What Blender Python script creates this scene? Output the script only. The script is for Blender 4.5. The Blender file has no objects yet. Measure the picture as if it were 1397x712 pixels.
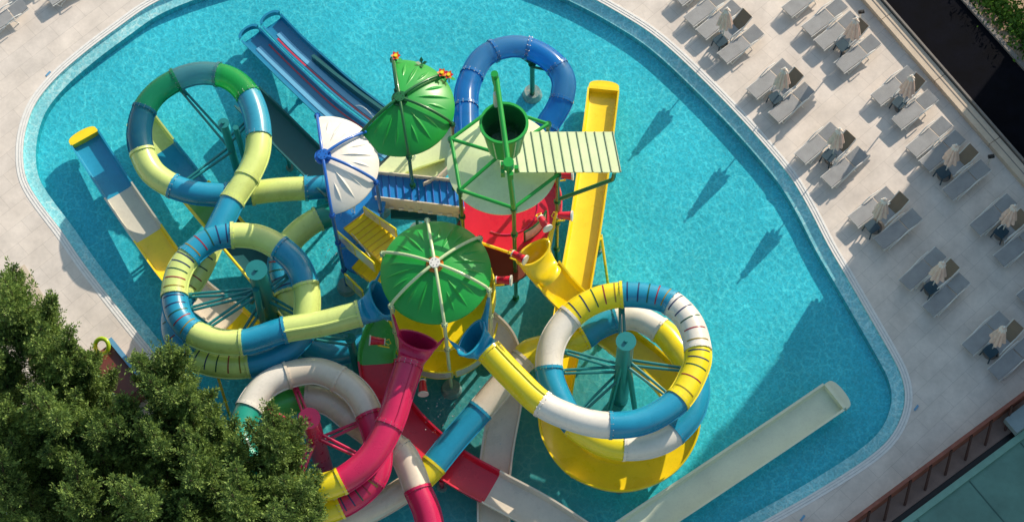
import bpy, bmesh, math, random
from mathutils import Vector, Matrix, noise
from mathutils.geometry import tessellate_polygon
PI = math.pi
R = math.radians
rnd = random.Random(7)
S = bpy.context.scene
C = S.collection

# ------------------------------------------------------------------ camera
FPX, TH, DIST, RHO = 3000.0, math.atan(1264/3000.0), 75.0, math.atan(36/1264.0)
fwd = Vector((0, math.sin(TH), -math.cos(TH)))
up0 = Vector((0, math.cos(TH), math.sin(TH)))
rt0 = Vector((1, 0, 0))
UPV = up0*math.cos(RHO) + rt0*math.sin(RHO)
RTV = rt0*math.cos(RHO) - up0*math.sin(RHO)
CAM = -fwd*DIST
cd = bpy.data.cameras.new('camera')
cam = bpy.data.objects.new('camera', cd); C.objects.link(cam)
cd.sensor_width = 36; cd.lens = 36*FPX/1397; cd.clip_end = 2000; cd.clip_start = 1
cam.matrix_world = Matrix(((RTV.x, UPV.x, -fwd.x, CAM.x), (RTV.y, UPV.y, -fwd.y, CAM.y), (RTV.z, UPV.z, -fwd.z, CAM.z), (0, 0, 0, 1)))
S.camera = cam

def at(px, py, z=0.0):
    """where the view ray of a photo point meets the height z"""
    d = fwd*FPX + RTV*(px-698.5) + UPV*(356-py)
    t = (z-CAM.z)/d.z
    return CAM + d*t

# ------------------------------------------------------------------ materials
MATS = {}
def nodes(name):
    m = bpy.data.materials.new(name); m.use_nodes = True
    nt = m.node_tree; nt.nodes.clear()
    out = nt.nodes.new('ShaderNodeOutputMaterial')
    return m, nt, out
def N(nt, typ, **kw):
    n = nt.nodes.new(typ)
    for k, v in kw.items():
        if k in n.inputs: n.inputs[k].default_value = v
        else: setattr(n, k, v)
    return n
def mat(name, col, rough=0.5, var=0.10, scale=3.0, metal=0.0, coat=0.0, bump=0.0, bscale=20.0, alpha=None):
    if name in MATS: return MATS[name]
    m, nt, out = nodes(name)
    b = N(nt, 'ShaderNodeBsdfPrincipled', Roughness=rough, Metallic=metal)
    b.inputs['Coat Weight'].default_value = coat
    b.inputs['Coat Roughness'].default_value = 0.12
    tc = N(nt, 'ShaderNodeNewGeometry')
    nz = N(nt, 'ShaderNodeTexNoise', Scale=scale, Detail=5.0, Roughness=0.6)
    nt.links.new(tc.outputs['Position'], nz.inputs['Vector'])
    rp = N(nt, 'ShaderNodeValToRGB')
    c = Vector(col[:3])
    rp.color_ramp.elements[0].position = 0.3; rp.color_ramp.elements[1].position = 0.7
    rp.color_ramp.elements[0].color = (*[x*(1-var) for x in c], 1)
    rp.color_ramp.elements[1].color = (*[min(1, x*(1+var)) for x in c], 1)
    nt.links.new(nz.outputs['Fac'], rp.inputs['Fac'])
    ng = N(nt, 'ShaderNodeTexNoise', Scale=scale*9, Detail=6.0, Roughness=.7); nt.links.new(tc.outputs['Position'], ng.inputs['Vector'])
    rg_ = N(nt, 'ShaderNodeMapRange'); rg_.inputs['From Min'].default_value = .25; rg_.inputs['From Max'].default_value = .5; rg_.inputs['To Min'].default_value = .90; rg_.inputs['To Max'].default_value = 1.0
    nt.links.new(ng.outputs['Fac'], rg_.inputs['Value'])
    vs_ = N(nt, 'ShaderNodeVectorMath', operation='SCALE'); nt.links.new(rp.outputs['Color'], vs_.inputs[0]); nt.links.new(rg_.outputs[0], vs_.inputs['Scale'])
    nt.links.new(vs_.outputs[0], b.inputs['Base Color'])
    r2 = N(nt, 'ShaderNodeMapRange'); r2.inputs['To Min'].default_value = max(0.03, rough-0.08); r2.inputs['To Max'].default_value = rough+0.12
    nt.links.new(nz.outputs['Fac'], r2.inputs['Value']); nt.links.new(r2.outputs['Result'], b.inputs['Roughness'])
    if bump:
        n2 = N(nt, 'ShaderNodeTexNoise', Scale=bscale, Detail=4.0)
        nt.links.new(tc.outputs['Position'], n2.inputs['Vector'])
        bp = N(nt, 'ShaderNodeBump', Strength=bump, Distance=0.02)
        nt.links.new(n2.outputs['Fac'], bp.inputs['Height']); nt.links.new(bp.outputs['Normal'], b.inputs['Normal'])
    if alpha is not None:
        b.inputs['Alpha'].default_value = alpha
    nt.links.new(b.outputs['BSDF'], out.inputs['Surface'])
    MATS[name] = m
    return m

def gel(name, col, **kw):   # glossy fibreglass
    kw.setdefault('rough', 0.27); kw.setdefault('var', 0.08); kw.setdefault('coat', 0.35); kw.setdefault('scale', 1.2)
    return mat(name, col, **kw)
gel('lime', (0.64, 0.76, 0.24)); gel('teal', (0.015, 0.30, 0.50)); gel('cream', (0.74, 0.65, 0.53)); gel('white_gel', (0.80, 0.76, 0.69))
gel('yellow', (0.94, 0.68, 0.010)); gel('lemon', (0.90, 0.74, 0.02)); gel('red', (0.70, 0.014, 0.045)); gel('magenta', (0.62, 0.016, 0.10))
gel('blue', (0.012, 0.13, 0.52)); gel('stairblue', (0.02, 0.24, 0.66)); gel('green', (0.012, 0.34, 0.05), coat=.1, rough=.34); gel('brightgreen', (0.07, 0.50, 0.10)); gel('seagreen', (0.015, 0.34, 0.25))
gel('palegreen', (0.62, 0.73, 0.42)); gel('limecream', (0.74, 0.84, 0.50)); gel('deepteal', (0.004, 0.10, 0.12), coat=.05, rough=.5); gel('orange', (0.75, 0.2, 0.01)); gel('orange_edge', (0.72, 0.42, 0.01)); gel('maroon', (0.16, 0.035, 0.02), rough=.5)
gel('darkgreen', (0.01, 0.13, 0.035)); gel('runout', (0.72, 0.75, 0.57), rough=.35); gel('skyblue', (0.12, 0.33, 0.55))
gel('greyteal', (0.06, 0.20, 0.24)); gel('bottle', (0.015, 0.24, 0.13)); gel('darktube', (0.012, 0.10, 0.20)); gel('whitepaint', (0.78, 0.76, 0.72))
gel('tubeblue', (0.015, 0.16, 0.46), rough=.15, coat=.6); gel('steelteal', (0.01, 0.20, 0.21), rough=.35); gel('pool_fitting', (.45, .42, .38), rough=.6)
mat('stripe_red', (0.30, 0.02, 0.04), .4); mat('stripe_green', (0.01, 0.09, 0.05), .4); mat('stripe_navy', (0.01, 0.03, 0.12), .4); mat('stripe_brown', (0.28, 0.20, 0.02), .4)
mat('black', (0.012, 0.012, 0.014), .5); mat('metal', (0.55, 0.55, 0.55), .3, metal=1.0)
mat('white_frame', (0.75, 0.75, 0.74), .35); mat('sling', (0.33, 0.335, 0.35), .85, var=.12, scale=2.5, bump=.4, bscale=120)
mat('sling_unlit', (0.22, 0.17, 0.125), .85, bump=.4, bscale=120); mat('table_teal', (0.008, 0.045, 0.075), .45)  # brown is the grey sling's unlit side, shade put into the colour
mat('parasol_cloth', (0.76, 0.58, 0.51), .9, var=.15, scale=5); mat('parasol_cloth_light', (0.80, 0.72, 0.66), .9, var=.12, scale=5)
mat('trunk', (0.09, 0.06, 0.04), .95, var=.3, scale=8, bump=.8)
mat('asphalt', (0.0035, 0.0040, 0.0075), .95, var=.5, scale=1.3, bump=.2, bscale=60)
mat('kerb', (0.30, 0.27, 0.24), .85, var=.15, bump=.3); mat('soil', (0.42, 0.31, 0.22), .95, var=.2, scale=4, bump=.7, bscale=25)
mat('coping', (0.60, 0.50, 0.40), .75, var=.10, scale=2, bump=.15); mat('coping_dark', (0.22, 0.20, 0.19), .8)
mat('fence_brown', (0.26, 0.085, 0.06), .7, var=.25, scale=5, bump=.3); mat('fence_dark', (0.065, 0.026, 0.022), .75); mat('ledge_brown', (0.28, 0.19, 0.16), .85, var=.15)
mat('roof_seam', (.05, .12, .105), .7); mat('roof_green', (0.12, 0.26, 0.22), .6, var=.22, scale=.7, bump=.2, bscale=6); mat('roof_edge', (0.20, 0.40, 0.33), .55, var=.1)
mat('facade', (0.55, 0.50, 0.44), .9, var=.08); mat('window_glass', (0.03, 0.04, 0.05), .08)
mat('overflow_white', (0.80, 0.79, 0.78), .6, var=.08, scale=6); mat('overflow_grey', (0.60, 0.61, 0.62), .7, var=.1)

def translucent_gel(name, col):
    m, nt, out = nodes(name)
    b = N(nt, 'ShaderNodeBsdfPrincipled', Roughness=0.2); b.inputs['Base Color'].default_value = (*col, 1); b.inputs['Coat Weight'].default_value = .5
    t = N(nt, 'ShaderNodeBsdfTranslucent'); t.inputs['Color'].default_value = (*[min(1, c*1.8) for c in col], 1)
    mx = N(nt, 'ShaderNodeMixShader'); mx.inputs[0].default_value = .45
    nt.links.new(b.outputs[0], mx.inputs[1]); nt.links.new(t.outputs[0], mx.inputs[2])
    tr = N(nt, 'ShaderNodeBsdfTransparent'); tr.inputs['Color'].default_value = (*[min(1, .35+c*1.2) for c in col], 1)
    m2 = N(nt, 'ShaderNodeMixShader'); m2.inputs[0].default_value = .2
    nt.links.new(mx.outputs[0], m2.inputs[1]); nt.links.new(tr.outputs[0], m2.inputs[2])
    nt.links.new(m2.outputs[0], out.inputs['Surface']); MATS[name] = m
translucent_gel('glassblue', (0.02, 0.24, 0.56)); translucent_gel('glassgrey', (0.10, 0.30, 0.36)); translucent_gel('glassgreen', (0.03, 0.42, 0.12)); translucent_gel('glassbottle', (0.02, 0.30, 0.16))
translucent_gel('glassteal', (0.02, 0.17, 0.28)); translucent_gel('glassslate', (0.07, 0.27, 0.50))

def foliage(name, dark, light):
    m, nt, out = nodes(name)
    g = N(nt, 'ShaderNodeNewGeometry')
    n1 = N(nt, 'ShaderNodeTexNoise', Scale=1.1, Detail=3.0)
    nt.links.new(g.outputs['Position'], n1.inputs['Vector'])
    ad = N(nt, 'ShaderNodeMath', operation='MULTIPLY_ADD'); ad.inputs[1].default_value = .55
    nt.links.new(g.outputs['Random Per Island'], ad.inputs[0])
    ml = N(nt, 'ShaderNodeMath', operation='MULTIPLY'); ml.inputs[1].default_value = .75
    nt.links.new(n1.outputs['Fac'], ml.inputs[0]); nt.links.new(ml.outputs[0], ad.inputs[2])
    rp = N(nt, 'ShaderNodeValToRGB'); e = rp.color_ramp.elements
    e[0].position = .25; e[0].color = (*dark, 1); e[1].position = .95; e[1].color = (*light, 1)
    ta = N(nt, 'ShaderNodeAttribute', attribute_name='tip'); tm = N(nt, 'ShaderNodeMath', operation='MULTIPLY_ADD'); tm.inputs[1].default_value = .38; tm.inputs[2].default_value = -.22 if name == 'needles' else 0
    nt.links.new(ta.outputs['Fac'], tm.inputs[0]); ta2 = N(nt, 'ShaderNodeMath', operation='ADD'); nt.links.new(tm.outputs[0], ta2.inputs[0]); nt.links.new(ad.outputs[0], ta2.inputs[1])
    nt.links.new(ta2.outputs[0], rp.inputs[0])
    b = N(nt, 'ShaderNodeBsdfPrincipled', Roughness=.6); b.inputs['Specular IOR Level'].default_value = .3
    nt.links.new(rp.outputs[0], b.inputs['Base Color'])
    t = N(nt, 'ShaderNodeBsdfTranslucent'); nt.links.new(rp.outputs[0], t.inputs['Color'])
    mx = N(nt, 'ShaderNodeMixShader'); mx.inputs[0].default_value = .25
    nt.links.new(b.outputs[0], mx.inputs[1]); nt.links.new(t.outputs[0], mx.inputs[2])
    nt.links.new(mx.outputs[0], out.inputs['Surface']); MATS[name] = m
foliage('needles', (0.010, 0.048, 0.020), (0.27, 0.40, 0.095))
foliage('hedge_leaf', (0.012, 0.05, 0.008), (0.08, 0.19, 0.02))

def deck_material(name, c1, c2, ang, sx=.62, sy=.62, ox=0):
    m, nt, out = nodes(name)
    g = N(nt, 'ShaderNodeNewGeometry')
    mp = N(nt, 'ShaderNodeMapping'); mp.inputs['Rotation'].default_value = (0, 0, ang)
    nt.links.new(g.outputs['Position'], mp.inputs['Vector'])
    br = N(nt, 'ShaderNodeTexBrick', Scale=1.0)
    br.inputs['Mortar Size'].default_value = .006; br.inputs['Brick Width'].default_value = 1.2; br.inputs['Row Height'].default_value = .6
    br.inputs['Mortar Smooth'].default_value = .2; br.inputs['Bias'].default_value = 0
    br.inputs['Color1'].default_value = (*c1, 1); br.inputs['Color2'].default_value = (*c2, 1)
    br.inputs['Mortar'].default_value = (*[x*.70 for x in c1], 1)
    nt.links.new(mp.outputs[0], br.inputs['Vector'])
    n1 = N(nt, 'ShaderNodeTexNoise', Scale=.9, Detail=7.0, Roughness=.65); nt.links.new(mp.outputs[0], n1.inputs['Vector'])
    n2 = N(nt, 'ShaderNodeTexNoise', Scale=7.0, Detail=6.0, Roughness=.7); nt.links.new(mp.outputs[0], n2.inputs['Vector'])
    r1 = N(nt, 'ShaderNodeMapRange'); r1.inputs['From Min'].default_value = .3; r1.inputs['From Max'].default_value = .7; r1.inputs['To Min'].default_value = .80; r1.inputs['To Max'].default_value = 1.12
    nt.links.new(n1.outputs['Fac'], r1.inputs['Value'])
    r2 = N(nt, 'ShaderNodeMapRange'); r2.inputs['From Min'].default_value = .3; r2.inputs['From Max'].default_value = .7; r2.inputs['To Min'].default_value = .95; r2.inputs['To Max'].default_value = 1.05
    nt.links.new(n2.outputs['Fac'], r2.inputs['Value'])
    mu = N(nt, 'ShaderNodeMath', operation='MULTIPLY'); nt.links.new(r1.outputs[0], mu.inputs[0]); nt.links.new(r2.outputs[0], mu.inputs[1])
    vm = N(nt, 'ShaderNodeVectorMath', operation='SCALE'); nt.links.new(br.outputs['Color'], vm.inputs[0]); nt.links.new(mu.outputs[0], vm.inputs['Scale'])
    b = N(nt, 'ShaderNodeBsdfPrincipled', Roughness=.7)
    nt.links.new(vm.outputs[0], b.inputs['Base Color'])
    bp = N(nt, 'ShaderNodeBump', Strength=.25, Distance=.01); nt.links.new(n2.outputs['Fac'], bp.inputs['Height']); nt.links.new(bp.outputs[0], b.inputs['Normal'])
    nt.links.new(b.outputs[0], out.inputs['Surface']); MATS[name] = m
deck_material('deck_tiles', (0.72, 0.645, 0.59), (0.685, 0.62, 0.575), R(-41))

def pool_floor_material(name, col, bstr):
    m, nt, out = nodes(name)
    g = N(nt, 'ShaderNodeNewGeometry')
    # small mosaic tiles
    vt = N(nt, 'ShaderNodeTexWhiteNoise', noise_dimensions='2D')
    sn = N(nt, 'ShaderNodeVectorMath', operation='SNAP'); sn.inputs[1].default_value = (.05, .05, 10)
    nt.links.new(g.outputs['Position'], sn.inputs[0]); nt.links.new(sn.outputs[0], vt.inputs['Vector'])
    n1 = N(nt, 'ShaderNodeTexNoise', Scale=.35, Detail=3.0); nt.links.new(g.outputs['Position'], n1.inputs['Vector'])
    r1 = N(nt, 'ShaderNodeMapRange'); r1.inputs['To Min'].default_value = .86; r1.inputs['To Max'].default_value = 1.14
    nt.links.new(vt.outputs['Value'], r1.inputs['Value'])
    r3 = N(nt, 'ShaderNodeMapRange'); r3.inputs['From Min'].default_value = .3; r3.inputs['From Max'].default_value = .7; r3.inputs['To Min'].default_value = .88; r3.inputs['To Max'].default_value = 1.1
    nt.links.new(n1.outputs['Fac'], r3.inputs['Value'])
    mu = N(nt, 'ShaderNodeMath', operation='MULTIPLY'); nt.links.new(r1.outputs[0], mu.inputs[0]); nt.links.new(r3.outputs[0], mu.inputs[1])
    vm = N(nt, 'ShaderNodeVectorMath', operation='SCALE'); vm.inputs[0].default_value = col; nt.links.new(mu.outputs[0], vm.inputs['Scale'])
    # grey-teal zone: the tower's shade painted into the floor colour, fading outward
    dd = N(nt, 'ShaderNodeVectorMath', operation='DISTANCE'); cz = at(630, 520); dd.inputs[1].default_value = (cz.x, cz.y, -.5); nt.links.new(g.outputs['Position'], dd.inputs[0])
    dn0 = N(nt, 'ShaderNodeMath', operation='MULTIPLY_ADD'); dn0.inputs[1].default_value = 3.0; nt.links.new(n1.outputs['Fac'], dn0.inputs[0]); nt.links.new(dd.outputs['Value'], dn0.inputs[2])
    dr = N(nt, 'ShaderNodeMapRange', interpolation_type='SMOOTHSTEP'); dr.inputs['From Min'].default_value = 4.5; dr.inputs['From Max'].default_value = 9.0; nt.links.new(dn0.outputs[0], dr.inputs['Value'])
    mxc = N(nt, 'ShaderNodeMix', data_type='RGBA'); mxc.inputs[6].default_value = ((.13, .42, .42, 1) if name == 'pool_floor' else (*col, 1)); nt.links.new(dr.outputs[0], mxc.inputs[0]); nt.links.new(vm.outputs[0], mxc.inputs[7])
    b = N(nt, 'ShaderNodeBsdfDiffuse'); nt.links.new(mxc.outputs[2], b.inputs['Color'])
    # wavy relief of the liner catches the sun
    dn = N(nt, 'ShaderNodeTexNoise', Scale=1.6, Detail=2.0); nt.links.new(g.outputs['Position'], dn.inputs['Vector'])
    sc = N(nt, 'ShaderNodeVectorMath', operation='SCALE'); sc.inputs['Scale'].default_value = .55; nt.links.new(dn.outputs['Color'], sc.inputs[0])
    ad = N(nt, 'ShaderNodeVectorMath', operation='ADD'); nt.links.new(g.outputs['Position'], ad.inputs[0]); nt.links.new(sc.outputs[0], ad.inputs[1])
    vo = N(nt, 'ShaderNodeTexVoronoi', Scale=4.6, voronoi_dimensions='2D', feature='SMOOTH_F1'); vo.inputs['Smoothness'].default_value = .35
    mp = N(nt, 'ShaderNodeMapping'); mp.inputs['Rotation'].default_value = (0, 0, R(-50)); mp.inputs['Scale'].default_value = (1.25, .75, 1)
    nt.links.new(ad.outputs[0], mp.inputs['Vector']); nt.links.new(mp.outputs[0], vo.inputs['Vector'])
    pw = N(nt, 'ShaderNodeMath', operation='POWER'); pw.inputs[1].default_value = 2.2; nt.links.new(vo.outputs['Distance'], pw.inputs[0])
    wv = N(nt, 'ShaderNodeTexNoise', Scale=7.0, Detail=2.0); nt.links.new(ad.outputs[0], wv.inputs['Vector'])
    m3 = N(nt, 'ShaderNodeMath', operation='MULTIPLY_ADD'); m3.inputs[1].default_value = .35; nt.links.new(wv.outputs['Fac'], m3.inputs[0]); nt.links.new(pw.outputs[0], m3.inputs[2])
    bp = N(nt, 'ShaderNodeBump', Strength=bstr, Distance=.16); nt.links.new(m3.outputs[0], bp.inputs['Height'])
    nt.links.new(bp.outputs[0], b.inputs['Normal'])
    nt.links.new(b.outputs[0], out.inputs['Surface']); MATS[name] = m
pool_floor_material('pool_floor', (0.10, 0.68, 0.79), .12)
pool_floor_material('pool_bench', (0.58, 0.86, 0.88), .05)
pool_floor_material('pool_side', (0.05, 0.45, 0.52), .1)

def water_material():
    m, nt, out = nodes('water')
    g = N(nt, 'ShaderNodeNewGeometry')
    dn = N(nt, 'ShaderNodeTexNoise', Scale=.8, Detail=2.0); nt.links.new(g.outputs['Position'], dn.inputs['Vector'])
    sc = N(nt, 'ShaderNodeVectorMath', operation='SCALE'); sc.inputs['Scale'].default_value = .8; nt.links.new(dn.outputs['Color'], sc.inputs[0])
    ad = N(nt, 'ShaderNodeVectorMath', operation='ADD'); nt.links.new(g.outputs['Position'], ad.inputs[0]); nt.links.new(sc.outputs[0], ad.inputs[1])
    n1 = N(nt, 'ShaderNodeTexNoise', Scale=4.0, Detail=4.0, Roughness=.55); nt.links.new(ad.outputs[0], n1.inputs['Vector'])
    bp = N(nt, 'ShaderNodeBump', Strength=.5, Distance=.10); nt.links.new(n1.outputs['Fac'], bp.inputs['Height'])
    gl = N(nt, 'ShaderNodeBsdfGlossy', Roughness=.06); nt.links.new(bp.outputs[0], gl.inputs['Normal'])
    tr = N(nt, 'ShaderNodeBsdfTransparent')
    # caustic light painted into the see-through tint as a fine net of clear lines
    nw = N(nt, 'ShaderNodeTexNoise', Scale=2.4, Detail=2.0); nt.links.new(g.outputs['Position'], nw.inputs['Vector'])
    sw = N(nt, 'ShaderNodeVectorMath', operation='SCALE'); sw.inputs['Scale'].default_value = .42; nt.links.new(nw.outputs['Color'], sw.inputs[0])
    aw = N(nt, 'ShaderNodeVectorMath', operation='ADD'); nt.links.new(g.outputs['Position'], aw.inputs[0]); nt.links.new(sw.outputs[0], aw.inputs[1])
    outs = []
    for scl, wd in ((2.7, .17), (4.7, .15)):
        ve = N(nt, 'ShaderNodeTexVoronoi', Scale=scl, voronoi_dimensions='2D', feature='DISTANCE_TO_EDGE'); nt.links.new(aw.outputs[0], ve.inputs['Vector'])
        mr = N(nt, 'ShaderNodeMapRange', interpolation_type='SMOOTHERSTEP'); mr.inputs['From Min'].default_value = 0; mr.inputs['From Max'].default_value = wd; mr.inputs['To Min'].default_value = 1; mr.inputs['To Max'].default_value = 0
        nt.links.new(ve.outputs['Distance'], mr.inputs['Value']); outs.append(mr)
    big = N(nt, 'ShaderNodeTexNoise', Scale=.9, Detail=2.0); nt.links.new(g.outputs['Position'], big.inputs['Vector'])
    bm_ = N(nt, 'ShaderNodeMapRange'); bm_.inputs['From Min'].default_value = .35; bm_.inputs['From Max'].default_value = .65; bm_.inputs['To Min'].default_value = .25; bm_.inputs['To Max'].default_value = 1; nt.links.new(big.outputs['Fac'], bm_.inputs['Value'])
    mxx = N(nt, 'ShaderNodeMath', operation='MULTIPLY_ADD'); mxx.inputs[1].default_value = .55; nt.links.new(outs[1].outputs[0], mxx.inputs[0]); nt.links.new(outs[0].outputs[0], mxx.inputs[2])
    mm = N(nt, 'ShaderNodeMath', operation='MULTIPLY', use_clamp=True); nt.links.new(mxx.outputs[0], mm.inputs[0]); nt.links.new(bm_.outputs[0], mm.inputs[1])
    cr = N(nt, 'ShaderNodeMix', data_type='RGBA'); cr.inputs[6].default_value = (.58, .82, .87, 1); cr.inputs[7].default_value = (1, 1, 1, 1)
    nt.links.new(mm.outputs[0], cr.inputs[0]); nt.links.new(cr.outputs[2], tr.inputs['Color'])
    lw = N(nt, 'ShaderNodeLayerWeight', Blend=.5); nt.links.new(bp.outputs[0], lw.inputs['Normal'])
    p5 = N(nt, 'ShaderNodeMath', operation='POWER'); p5.inputs[1].default_value = 5.0; nt.links.new(lw.outputs['Facing'], p5.inputs[0])
    fr = N(nt, 'ShaderNodeMath', operation='MULTIPLY_ADD'); fr.inputs[1].default_value = .97; fr.inputs[2].default_value = .022; nt.links.new(p5.outputs[0], fr.inputs[0])
    mx = N(nt, 'ShaderNodeMixShader'); nt.links.new(fr.outputs[0], mx.inputs[0]); nt.links.new(tr.outputs[0], mx.inputs[1]); nt.links.new(gl.outputs[0], mx.inputs[2])
    nt.links.new(mx.outputs[0], out.inputs['Surface']); MATS['water'] = m
water_material()
def jet_material():
    m, nt, out = nodes('jet')
    d = N(nt, 'ShaderNodeBsdfDiffuse'); d.inputs['Color'].default_value = (.85, .9, .92, 1)
    t = N(nt, 'ShaderNodeBsdfTransparent')
    mx = N(nt, 'ShaderNodeMixShader'); mx.inputs[0].default_value = .5
    nt.links.new(d.outputs[0], mx.inputs[1]); nt.links.new(t.outputs[0], mx.inputs[2]); nt.links.new(mx.outputs[0], out.inputs['Surface']); MATS['jet'] = m
jet_material()

MATS['asphalt'].node_tree.nodes['Principled BSDF'].inputs['Specular IOR Level'].default_value = .12
# ------------------------------------------------------------------ mesh builder
class MB:
    def __init__(s): s.v = []; s.f = []; s.m = []; s.mats = []
    def mi(s, name):
        if name not in s.mats: s.mats.append(name)
        return s.mats.index(name)
    def add(s, vs, fs, m):
        o = len(s.v); k = s.mi(m)
        s.v += [tuple(v) for v in vs]
        for f in fs: s.f.append(tuple(i+o for i in f)); s.m.append(k)
    def grid(s, rings, m, closed=True, cap0=False, cap1=False):
        n = len(rings[0]); vs = [p for r in rings for p in r]; fs = []
        for i in range(len(rings)-1):
            for j in range(n if closed else n-1):
                a = i*n+j; b = i*n+(j+1) % n
                fs.append((a, b, b+n, a+n))
        if cap0: fs.append(tuple(range(n))[::-1])
        if cap1: fs.append(tuple((len(rings)-1)*n+j for j in range(n)))
        s.add(vs, fs, m)
    def bar(s, p, q, r, m, n=10, r2=None, cap=True):
        p = Vector(p); q = Vector(q); d = (q-p)
        if d.length < 1e-6: return
        d.normalize(); a = d.orthogonal().normalized(); b = d.cross(a)
        r2 = r if r2 is None else r2
        ring = lambda c, rr: [c+a*(rr*math.cos(2*PI*k/n))+b*(rr*math.sin(2*PI*k/n)) for k in range(n)]
        s.grid([ring(p, r), ring(q, r2)], m, True, cap, cap)
    def pipe(s, pts, r, m, n=8):
        pts = [Vector(p) for p in pts]; rings = []; a = None
        for i, p in enumerate(pts):
            d = (pts[min(i+1, len(pts)-1)]-pts[max(i-1, 0)]).normalized()
            if a is None: a = d.orthogonal().normalized()
            a = (a-d*a.dot(d)).normalized(); b = d.cross(a)
            rings.append([p+a*(r*math.cos(2*PI*k/n))+b*(r*math.sin(2*PI*k/n)) for k in range(n)])
        s.grid(rings, m, True, True, True)
    def box(s, c, size, m, rot=None):
        c = Vector(c); x, y, z = [k/2 for k in size]
        vs = [Vector((i, j, k)) for k in (-z, z) for j in (-y, y) for i in (-x, x)]
        if rot is not None: vs = [rot @ v for v in vs]
        s.add([c+v for v in vs], [(0, 2, 3, 1), (4, 5, 7, 6), (0, 1, 5, 4), (1, 3, 7, 5), (3, 2, 6, 7), (2, 0, 4, 6)], m)
    def slab(s, pts, z0, z1, m):
        n = len(pts)
        s.add([(p[0], p[1], z0) for p in pts]+[(p[0], p[1], z1) for p in pts],
              [tuple(range(n))[::-1], tuple(range(n, 2*n))]+[(i, (i+1) % n, n+(i+1) % n, n+i) for i in range(n)], m)
    def quadbox(s, a, b, c, d, t, m):
        """slab under the quad a b c d, thickness t straight down"""
        top = [Vector(p) for p in (a, b, c, d)]; dn = Vector((0, 0, -t))
        s.add(top+[p+dn for p in top], [(0, 1, 2, 3), (7, 6, 5, 4), (0, 4, 5, 1), (1, 5, 6, 2), (2, 6, 7, 3), (3, 7, 4, 0)], m)
    def build(s, name, parent=None, smooth=True, ang=38, fix=True):
        me = bpy.data.meshes.new(name); me.from_pydata(s.v, [], s.f); 
        for n in s.mats: me.materials.append(MATS[n])
        me.polygons.foreach_set('material_index', s.m)
        if fix:
            bm = bmesh.new(); bm.from_mesh(me); bmesh.ops.recalc_face_normals(bm, faces=bm.faces); bm.to_mesh(me); bm.free()
        if smooth:
            me.polygons.foreach_set('use_smooth', [True]*len(me.polygons)); me.set_sharp_from_angle(angle=R(ang))
        me.update()
        o = bpy.data.objects.new(name, me); C.objects.link(o)
        if parent is not None:
            o.parent = parent; o.matrix_parent_inverse = parent_world(parent).inverted()
        return o
WORLD = {}
def parent_world(p):
    m = Matrix.LocRotScale(p.location, p.rotation_euler, p.scale)
    return (parent_world(p.parent) @ p.matrix_parent_inverse @ m) if p.parent else m
def thing(name, label, cat, loc=(0, 0, 0), rz=0, group=None):
    o = bpy.data.objects.new(name, None); C.objects.link(o); o.location = loc; o.rotation_euler = (0, 0, rz)
    o.empty_display_size = .2
    o['label'] = label; o['category'] = cat
    if group: o['group'] = group
    return o
def tag(o, label, cat, group=None):
    o['label'] = label; o['category'] = cat
    if group: o['group'] = group
    return o
def struct(o, kind='structure'): o['kind'] = kind; return o
def dup(root, loc, rz, label, group=None, scale=None):
    r = root.copy(); C.objects.link(r); r.location = loc; r.rotation_euler = (0, 0, rz); r['label'] = label; r.scale = (scale,)*3 if scale else root.scale
    if group: r['group'] = group
    for ch in list(root.children):
        c = ch.copy(); C.objects.link(c); c.parent = r
        for g in ch.children:
            d = g.copy(); C.objects.link(d); d.parent = c
    return r

def spline(pts, k=10):
    """Catmull-Rom through the points, k samples per span"""
    P = [Vector(p) for p in pts]; P = [P[0]*2-P[1]]+P+[P[-1]*2-P[-2]]; out = []
    for i in range(1, len(P)-2):
        for j in range(k):
            t = j/k; a, b, c, d = P[i-1], P[i], P[i+1], P[i+2]
            out.append(.5*((2*b)+(c-a)*t+(2*a-5*b+4*c-d)*t*t+(3*b-a-3*c+d)*t**3))
    out.append(P[-2]); return out
def frames(path):
    fr = []
    for i, p in enumerate(path):
        d = (path[min(i+1, len(path)-1)]-path[max(i-1, 0)]).normalized()
        s = d.cross(Vector((0, 0, 1))).normalized(); u = s.cross(d)
        fr.append((p, d, s, u))
    return fr

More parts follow.
